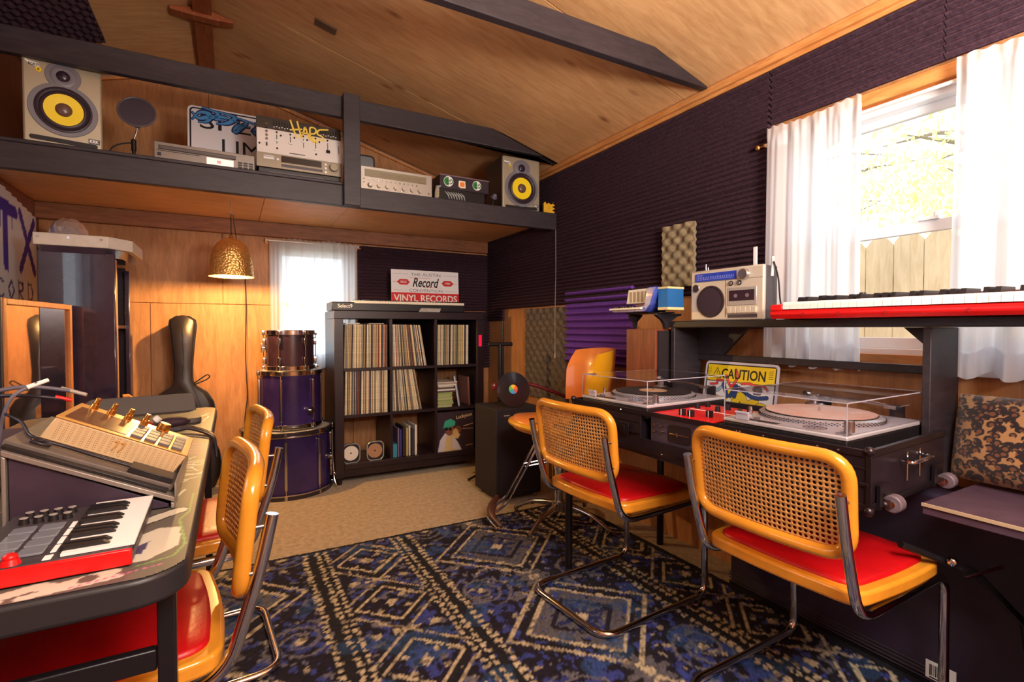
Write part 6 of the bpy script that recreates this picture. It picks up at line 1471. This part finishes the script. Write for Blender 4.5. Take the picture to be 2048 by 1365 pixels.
# ---- desk at the right edge with leopard cushion
t = thing('side_desk', (0, 0, 0), 0, 'dark desk with pale front edge at right side of the photo', 'desk')
b = MB(); b.box(1.567, -.55, .618, 1.99, .625, .648); b.build('desk_top', mat('desk_plum', S(84, 66, 82), .3, noise=.15), t, bev=.002)
b = MB(); b.box(1.562, -.55, .640, 1.5665, .625, .648); b.build('edge_band', mat('edge_pale', S(190, 170, 140), .4), t)
b = MB(); b.box(1.62, .40, .001, 1.98, .425, .6175); b.build('side_panel', mat('desk_wine', S(120, 28, 52), .45, noise=.3), t)
b = MB(); b.box(1.62, -.5, .001, 1.64, .3995, .6175); b.build('front_panel', mat('desk_wine', S(120, 28, 52), .45, noise=.3), t)
t = thing('leopard_cushion', (1.925, .680, .6485), -90, 'leopard print cushion leaning against wall on the dark desk', 'cushion', rx=-14)
t.rotation_euler = (D(-12), 0, D(-90))
nx, nz = 96, 72; CWd, CHt = .40, .25; vs = []; cols = []; rs = np.random.RandomState(3)
sp = [(rs.rand() * CWd, rs.rand() * CHt, (.008 + rs.rand() * .006), rs.rand() * 3) for _ in range(420)]
UU, VV = np.meshgrid(np.linspace(0, CWd, nx * 2), np.linspace(0, CHt, nz * 2)); COLR = np.zeros(UU.shape + (4,)); COLR[:] = S(176, 130, 84)
for (x, z, r, a) in sp:
    d = np.hypot((UU - x) * 1.0, (VV - z) * 1.15) / r; th = np.arctan2(VV - z, UU - x); m = (d < 1) & ((d > .5) | (rs.rand() < .35)) & (np.cos(th * 1.0 - a) > -.75); COLR[m] = S(38, 24, 28)
    COLR[(d <= .5) & ~m] = S(120, 74, 46)
q = MB(); NX, NZ = UU.shape[1], UU.shape[0]
def cush(u, v): a = u / CWd * 2 - 1; c_ = v / CHt * 2 - 1; return .07 * max(0, (1 - abs(a) ** 3.2)) ** .6 * max(0, (1 - abs(c_) ** 3.2)) ** .6
co = [(UU[j, i] - 0, -cush(UU[j, i], VV[j, i]) - .05, VV[j, i]) for j in range(NZ) for i in range(NX)]
q.add(co, [(j * NX + i, j * NX + i + 1, (j + 1) * NX + i + 1, (j + 1) * NX + i) for j in range(NZ - 1) for i in range(NX - 1)])
o = q.build('cushion_front', vcol_mat('leopard_plush', .95, .3, 500, sheen=.4), t, ang=180); a_ = o.data.color_attributes.new('Col', 'FLOAT_COLOR', 'POINT'); a_.data.foreach_set('color', COLR.reshape(-1))
q = MB(); co = [(UU[j, i], cush(UU[j, i], VV[j, i]) * .5 - .05, VV[j, i]) for j in range(0, NZ, 4) for i in range(0, NX, 4)]; nX = len(range(0, NX, 4)); nZ = len(range(0, NZ, 4))
q.add(co, [(j * nX + i, j * nX + i + 1, (j + 1) * nX + i + 1, (j + 1) * nX + i) for j in range(nZ - 1) for i in range(nX - 1)]); q.build('cushion_back', mat('cushion_plain', S(70, 48, 40), .9), t, ang=180)
# trunk under the tables with bar code label
t = thing('storage_chest', (1.853, 1.42, 0), -90, 'big black trunk with barcode label under the desks at right', 'trunk')
TK = mat('trunk_black', S(52, 42, 60), .4, noise=.2, nscale=5)
b = MB(); b.box(0, 0, .022, .98, .17, .60); b.build('body', TK, t, bev=.012)
b = MB()
for k in range(4): b.box(-.002, -.004, .026 + k * .012, 0.98, -.0002, .030 + k * .012)
split(b, 'base_ridge', mat('ridge_grey', S(84, 76, 84), .35, .4), t)
b = MB(); b.box(-.001, -.002, 0, .98, .165, .0215); b.build('base', BLACKP, t)
b = MB(); b.box(.70, -.0052, .035, .775, -.0045, .090); b.build('barcode_label', PAPERW, t)
b = MB(); R = random.Random(6); x = .71
while x < .755: w_ = R.choice([.0012, .002, .003]); b.box(x, -.0058, .046, x + w_, -.0053, .080); x += w_ + R.choice([.0014, .0022])
b.box(.71, -.0058, .038, .745, -.0053, .042); b.build('barcode', INK, t)
# folded microphone stand with T handle in the dark under the desk
t = thing('folded_stand', (1.70, .56, 0), 0, 'folded black stand with chrome T handle leaning under desk', 'stand')
b = MB(); b.tube([(-.16, .10, .53), (.0, .0, .46), (.10, -.07, .33), (.13, -.10, .017)], .010, 10); b.build('tube', BLACKM, t)
b = MB(); b.tube([(-.045, .005, .455), (.035, -.045, .485)], .0045, 10); b.build('tightening_bar', CHROME, t)
b = MB(); b.ball((-.075, .02, .497), .013, 14); b.ball((.105, -.075, .32), .008, 10); b.build('knob', CHROME, t)

# ================================================================ BACK RIGHT CORNER
t = thing('floor_speaker', (1.435, 2.79, 0), 0, 'tall black floor speaker cabinet standing behind the orange chair', 'speaker')
b = MB(); b.box(0, 0, .03, .33, .32, .595); b.build('cabinet', mat('carpet_black', S(34, 27, 32), .8, noise=.3, nscale=90), t, bev=.008)
for x in (.03, .30):
    for y in (.03, .29): b = MB(); b.cyl((x, y, 0), (x, y, .0298), .018, n=14); b.build('foot', CHROME, t)
b = MB(); b.box(.02, -.006, .05, .31, -.0003, .575); b.build('grille', mat('grille_black', S(34, 26, 32), .8), t, bev=.003)
b = MB(); b.box(.05, -.0075, .55, .09, -.0062, .556); b.build('badge', SILVER, t)
t = thing('vinyl_record', (1.575, 2.745, .7085), 4, 'black vinyl record with rainbow label propped on the floor speaker', 'record')
t.location = (1.578, 2.83, .7105); t.rotation_euler = (D(90 - 14), 0, D(-8))
b = MB(); b.lathe([(.004, -.001), (.112, -.001), (.113, 0), (.112, .001), (.004, .001)], 56); b.build('disc', mat('vinyl_black', S(30, 20, 28), .2, coat=.3), t)
cols = [S(240, 110, 40), S(244, 200, 50), S(120, 200, 70), S(40, 180, 150), S(60, 150, 220), S(220, 70, 60)]
b = MB()
for k in range(6):
    b.mi = k; a0 = 60 * k; P = [(0, 0)] + [(.030 * math.cos(D(a0 + 12 * j)), .030 * math.sin(D(a0 + 12 * j))) for j in range(6)]; b.prism(P, .0012, .0018, 'z')
b.build('rainbow_label', [mat('rainbow_%d' % k, c_, .5) for k, c_ in enumerate(cols)], t)
t = thing('keyboard_stand', (1.655, 3.16, 0), -8, 'black T topped stand rising behind the floor speaker', 'stand')
b = MB(); b.cyl((0, 0, .02), (0, 0, .985), .017, n=14); b.build('pole', BLACKM, t)
b = MB(); b.tube([(-.085, 0, .99), (.09, 0, .99)], .014, 10); b.build('top_bar', BLACKM, t)
b = MB()
for a in (200, 320, 80): b.tube([(0, 0, .05), (.12 * math.cos(D(a)), .12 * math.sin(D(a)), .012)], .009, 8)
split(b, 'base_leg', BLACKM, t)
t = thing('guitar_neck', (1.50, 2.86, 0), 0, 'dark red curved wooden arm resting above the record', 'wooden arm')
MAH = mat('mahogany_gloss', S(98, 20, 28), .22, noise=.25, nscale=8, coat=.5)
P = fillet([(-.03, .0, .735), (.0, .01, .728), (.10, .01, .742), (.22, -.02, .738), (.36, -.08, .680), (.44, -.12, .645)], .08, 6)
b = MB(); b.tube(P, [.012 + .010 * math.sin(PI * min(1, k / 8)) for k in range(len(P))], 12); b.build('arm', MAH, t)
b = MB(); b.ball((-.04, 0, .732), .022, 12, (1, .6, 1.2)); b.build('arm_scroll', MAH, t)
t = thing('microphone_stand', (1.815, 3.42, 0), 0, 'black microphone stand with splayed legs beside the record shelf', 'microphone stand')
b = MB(); b.cyl((0, 0, .06), (0, 0, 1.16), .009, n=12); b.cyl((0, 0, .06), (0, 0, .14), .018, n=12); b.cyl((0, 0, .66), (0, 0, .72), .015, n=12); b.build('pole', BLACKM, t)
for p in ((-.33, -.10, .012), (.10, -.22, .012), (.12, .20, .012)): b = MB(); b.tube([(0, 0, .085), p], .008, 8); b.ball(p, .011, 8); b.build('leg', BLACKM, t)
b = MB(); b.ball((.0, -.02, .69), .016, 10); b.build('clutch_knob', SILVER, t)
cable([(1.60, 3.50, .004), (1.66, 3.42, .006), (1.70, 3.36, .12), (1.74, 3.34, .05), (1.84, 3.20, .004), (1.86, 3.05, .004)], .003, BC, 'thin black cable looping on the carpet by the microphone stand', rad=.05)

# salon chair
t = thing('salon_chair', (1.60, 2.335, ZRUG), 0, 'orange vinyl salon chair with chrome foot rest and star base', 'chair')
OR = mat('orange_vinyl', S(232, 138, 62), .3, noise=.1, nscale=4, coat=.3); YE = mat('mustard_vinyl', S(226, 160, 30), .3, coat=.3)
fd = Vector((-.80, .35)).normalized(); sd = Vector((-fd.y, fd.x))
def F(a, s_, z): v_ = fd * a + sd * s_; return (v_.x, v_.y, z)
b = MB(); rr = []
for k, z in ((.80, .530), (.95, .538), (1.0, .560), (.99, .585), (.93, .604), (.7, .612), (.3, .614)):
    rr.append([F(.02 + .235 * k * math.cos(2 * PI * i / 40) * (1.0 + .08 * math.cos(2 * PI * i / 40)), .225 * k * math.sin(2 * PI * i / 40), z + .02 * k * math.cos(2 * PI * i / 40) ** 2 - .02) for i in range(40)])
b.rings(rr); b.build('seat', OR, t, ang=60)
b = MB()
# yellow welt panel round the seat's upper rim
b.tube([F(.02 + .236 * math.cos(2 * PI * i / 40) * (1.0 + .08 * math.cos(2 * PI * i / 40)), .226 * math.sin(2 * PI * i / 40), .572 + .02 * math.cos(2 * PI * i / 40) ** 2 - .02) for i in range(40)], .016, 8, True); b.build('seat_piping', YE, t)
def back_pt(u, v, th): # u -1..1 width, v 0..1 height
    a = u * 1.15; r = .245 + .05 * v + th; return F(-r * math.cos(a) * 1.05 + .03, r * math.sin(a), .66 + v * .315 - .03 * abs(u) ** 2.5 * v)
def bshell(u0, u1, m, name):
    b = MB(); nu, nv = 20, 8; vs = []
    for th in (0, .035):
        for j in range(nv + 1):
            for i in range(nu + 1):
                v = j / nv; u = u0 + (u1 - u0) * i / nu; s_ = 1 - .28 * max(0, v - .6) ** 1.5 * 2; e = .010 * (1 - min(1, 4 * min(v, 1 - v))); vs.append(back_pt(u * s_, v, th + (e if th == 0 else -e)))
    o2 = (nu + 1) * (nv + 1); fs = []
    for j in range(nv):
        for i in range(nu): a = j * (nu + 1) + i; fs += [(a, a + 1, a + nu + 2, a + nu + 1), (o2 + a, o2 + a + nu + 1, o2 + a + nu + 2, o2 + a + 1)]
    for i in range(nu): fs.append((i, o2 + i, o2 + i + 1, i + 1)); k = nv * (nu + 1) + i; fs.append((k, k + 1, o2 + k + 1, o2 + k))
    for j in range(nv): a = j * (nu + 1); fs.append((a, a + nu + 1, o2 + a + nu + 1, o2 + a)); a += nu; fs.append((a, o2 + a, o2 + a + nu + 1, a + nu + 1))
    b.add(vs, fs); return b.build(name, m, t, ang=50)
bshell(-1, .55, OR, 'backrest'); bshell(.555, 1.0, YE, 'backrest_side')
b = MB()
for s_ in (-.1, .1): b.tube(fillet([F(-.10, s_, .52), F(-.24, s_, .53), F(-.26, s_, .62), F(-.25, s_, .72)], .05), .011, 8)
split(b, 'back_support', CHROME, t)
b = MB(); b.cyl((0, 0, .10), (0, 0, .30), .030, n=24); b.cyl((0, 0, .30), (0, 0, .36), .036, n=24); b.cyl((0, 0, .36), (0, 0, .525), .018, n=20); b.cyl((0, 0, .07), (0, 0, .125), .044, n=24); b.build('column', CHROME, t, bev=.002)
for a in (205, 295, 25, 115):
    c_, s_ = math.cos(D(a)), math.sin(D(a)); b = MB(); b.tube(fillet([(c_ * .04, s_ * .04, .10), (c_ * .18, s_ * .18, .085), (c_ * .30, s_ * .30, .022)], .08), [.016] * 2 + [.014] * 4 + [.011] * 3, 10); b.cyl((c_ * .30, s_ * .30, .0), (c_ * .30, s_ * .30, .02), .014, n=12); b.build('leg', CHROME, t)
b = MB()
for s_ in (-.045, .045): b.tube(fillet([F(.10, s_, .50), F(.13, s_, .44), F(.30, s_ * 1.1, .13), F(.36, s_ * 1.1, .085)], .03), .0075, 8)
for s_ in (-.03, .03): b.tube([F(.02, s_, .355), F(.20, s_, .325)], .005, 8)
split(b, 'foot_rest_strut', CHROME, t)
b = MB(); q_ = fillet([F(.34, -.16, .10), F(.38, -.06, .075), F(.39, .06, .07), F(.34, .17, .05)], .06, 5); b.tube(q_, [.012, .02, .024, .026, .026, .026, .026, .026, .024, .022, .018, .012, .01, .01][:len(q_)] + [.01] * max(0, len(q_) - 14), 10); b.build('foot_rest', mat('foot_rest_brown', S(88, 56, 50), .35, coat=.3), t)
b = MB(); b.tube([(p[0] + fd.x * .02, p[1] + fd.y * .02, p[2] - .012) for p in q_], .006, 8); b.build('foot_rest_rim', CHROME, t)
# cables beside the case
cable([(1.30, 1.93, .70), (1.26, 1.90, .78), (1.22, 1.83, .80), (1.20, 1.79, .74), (1.25, 1.77, .668)], .004, BC, 'black cables bunched at the far end of the turntable case')
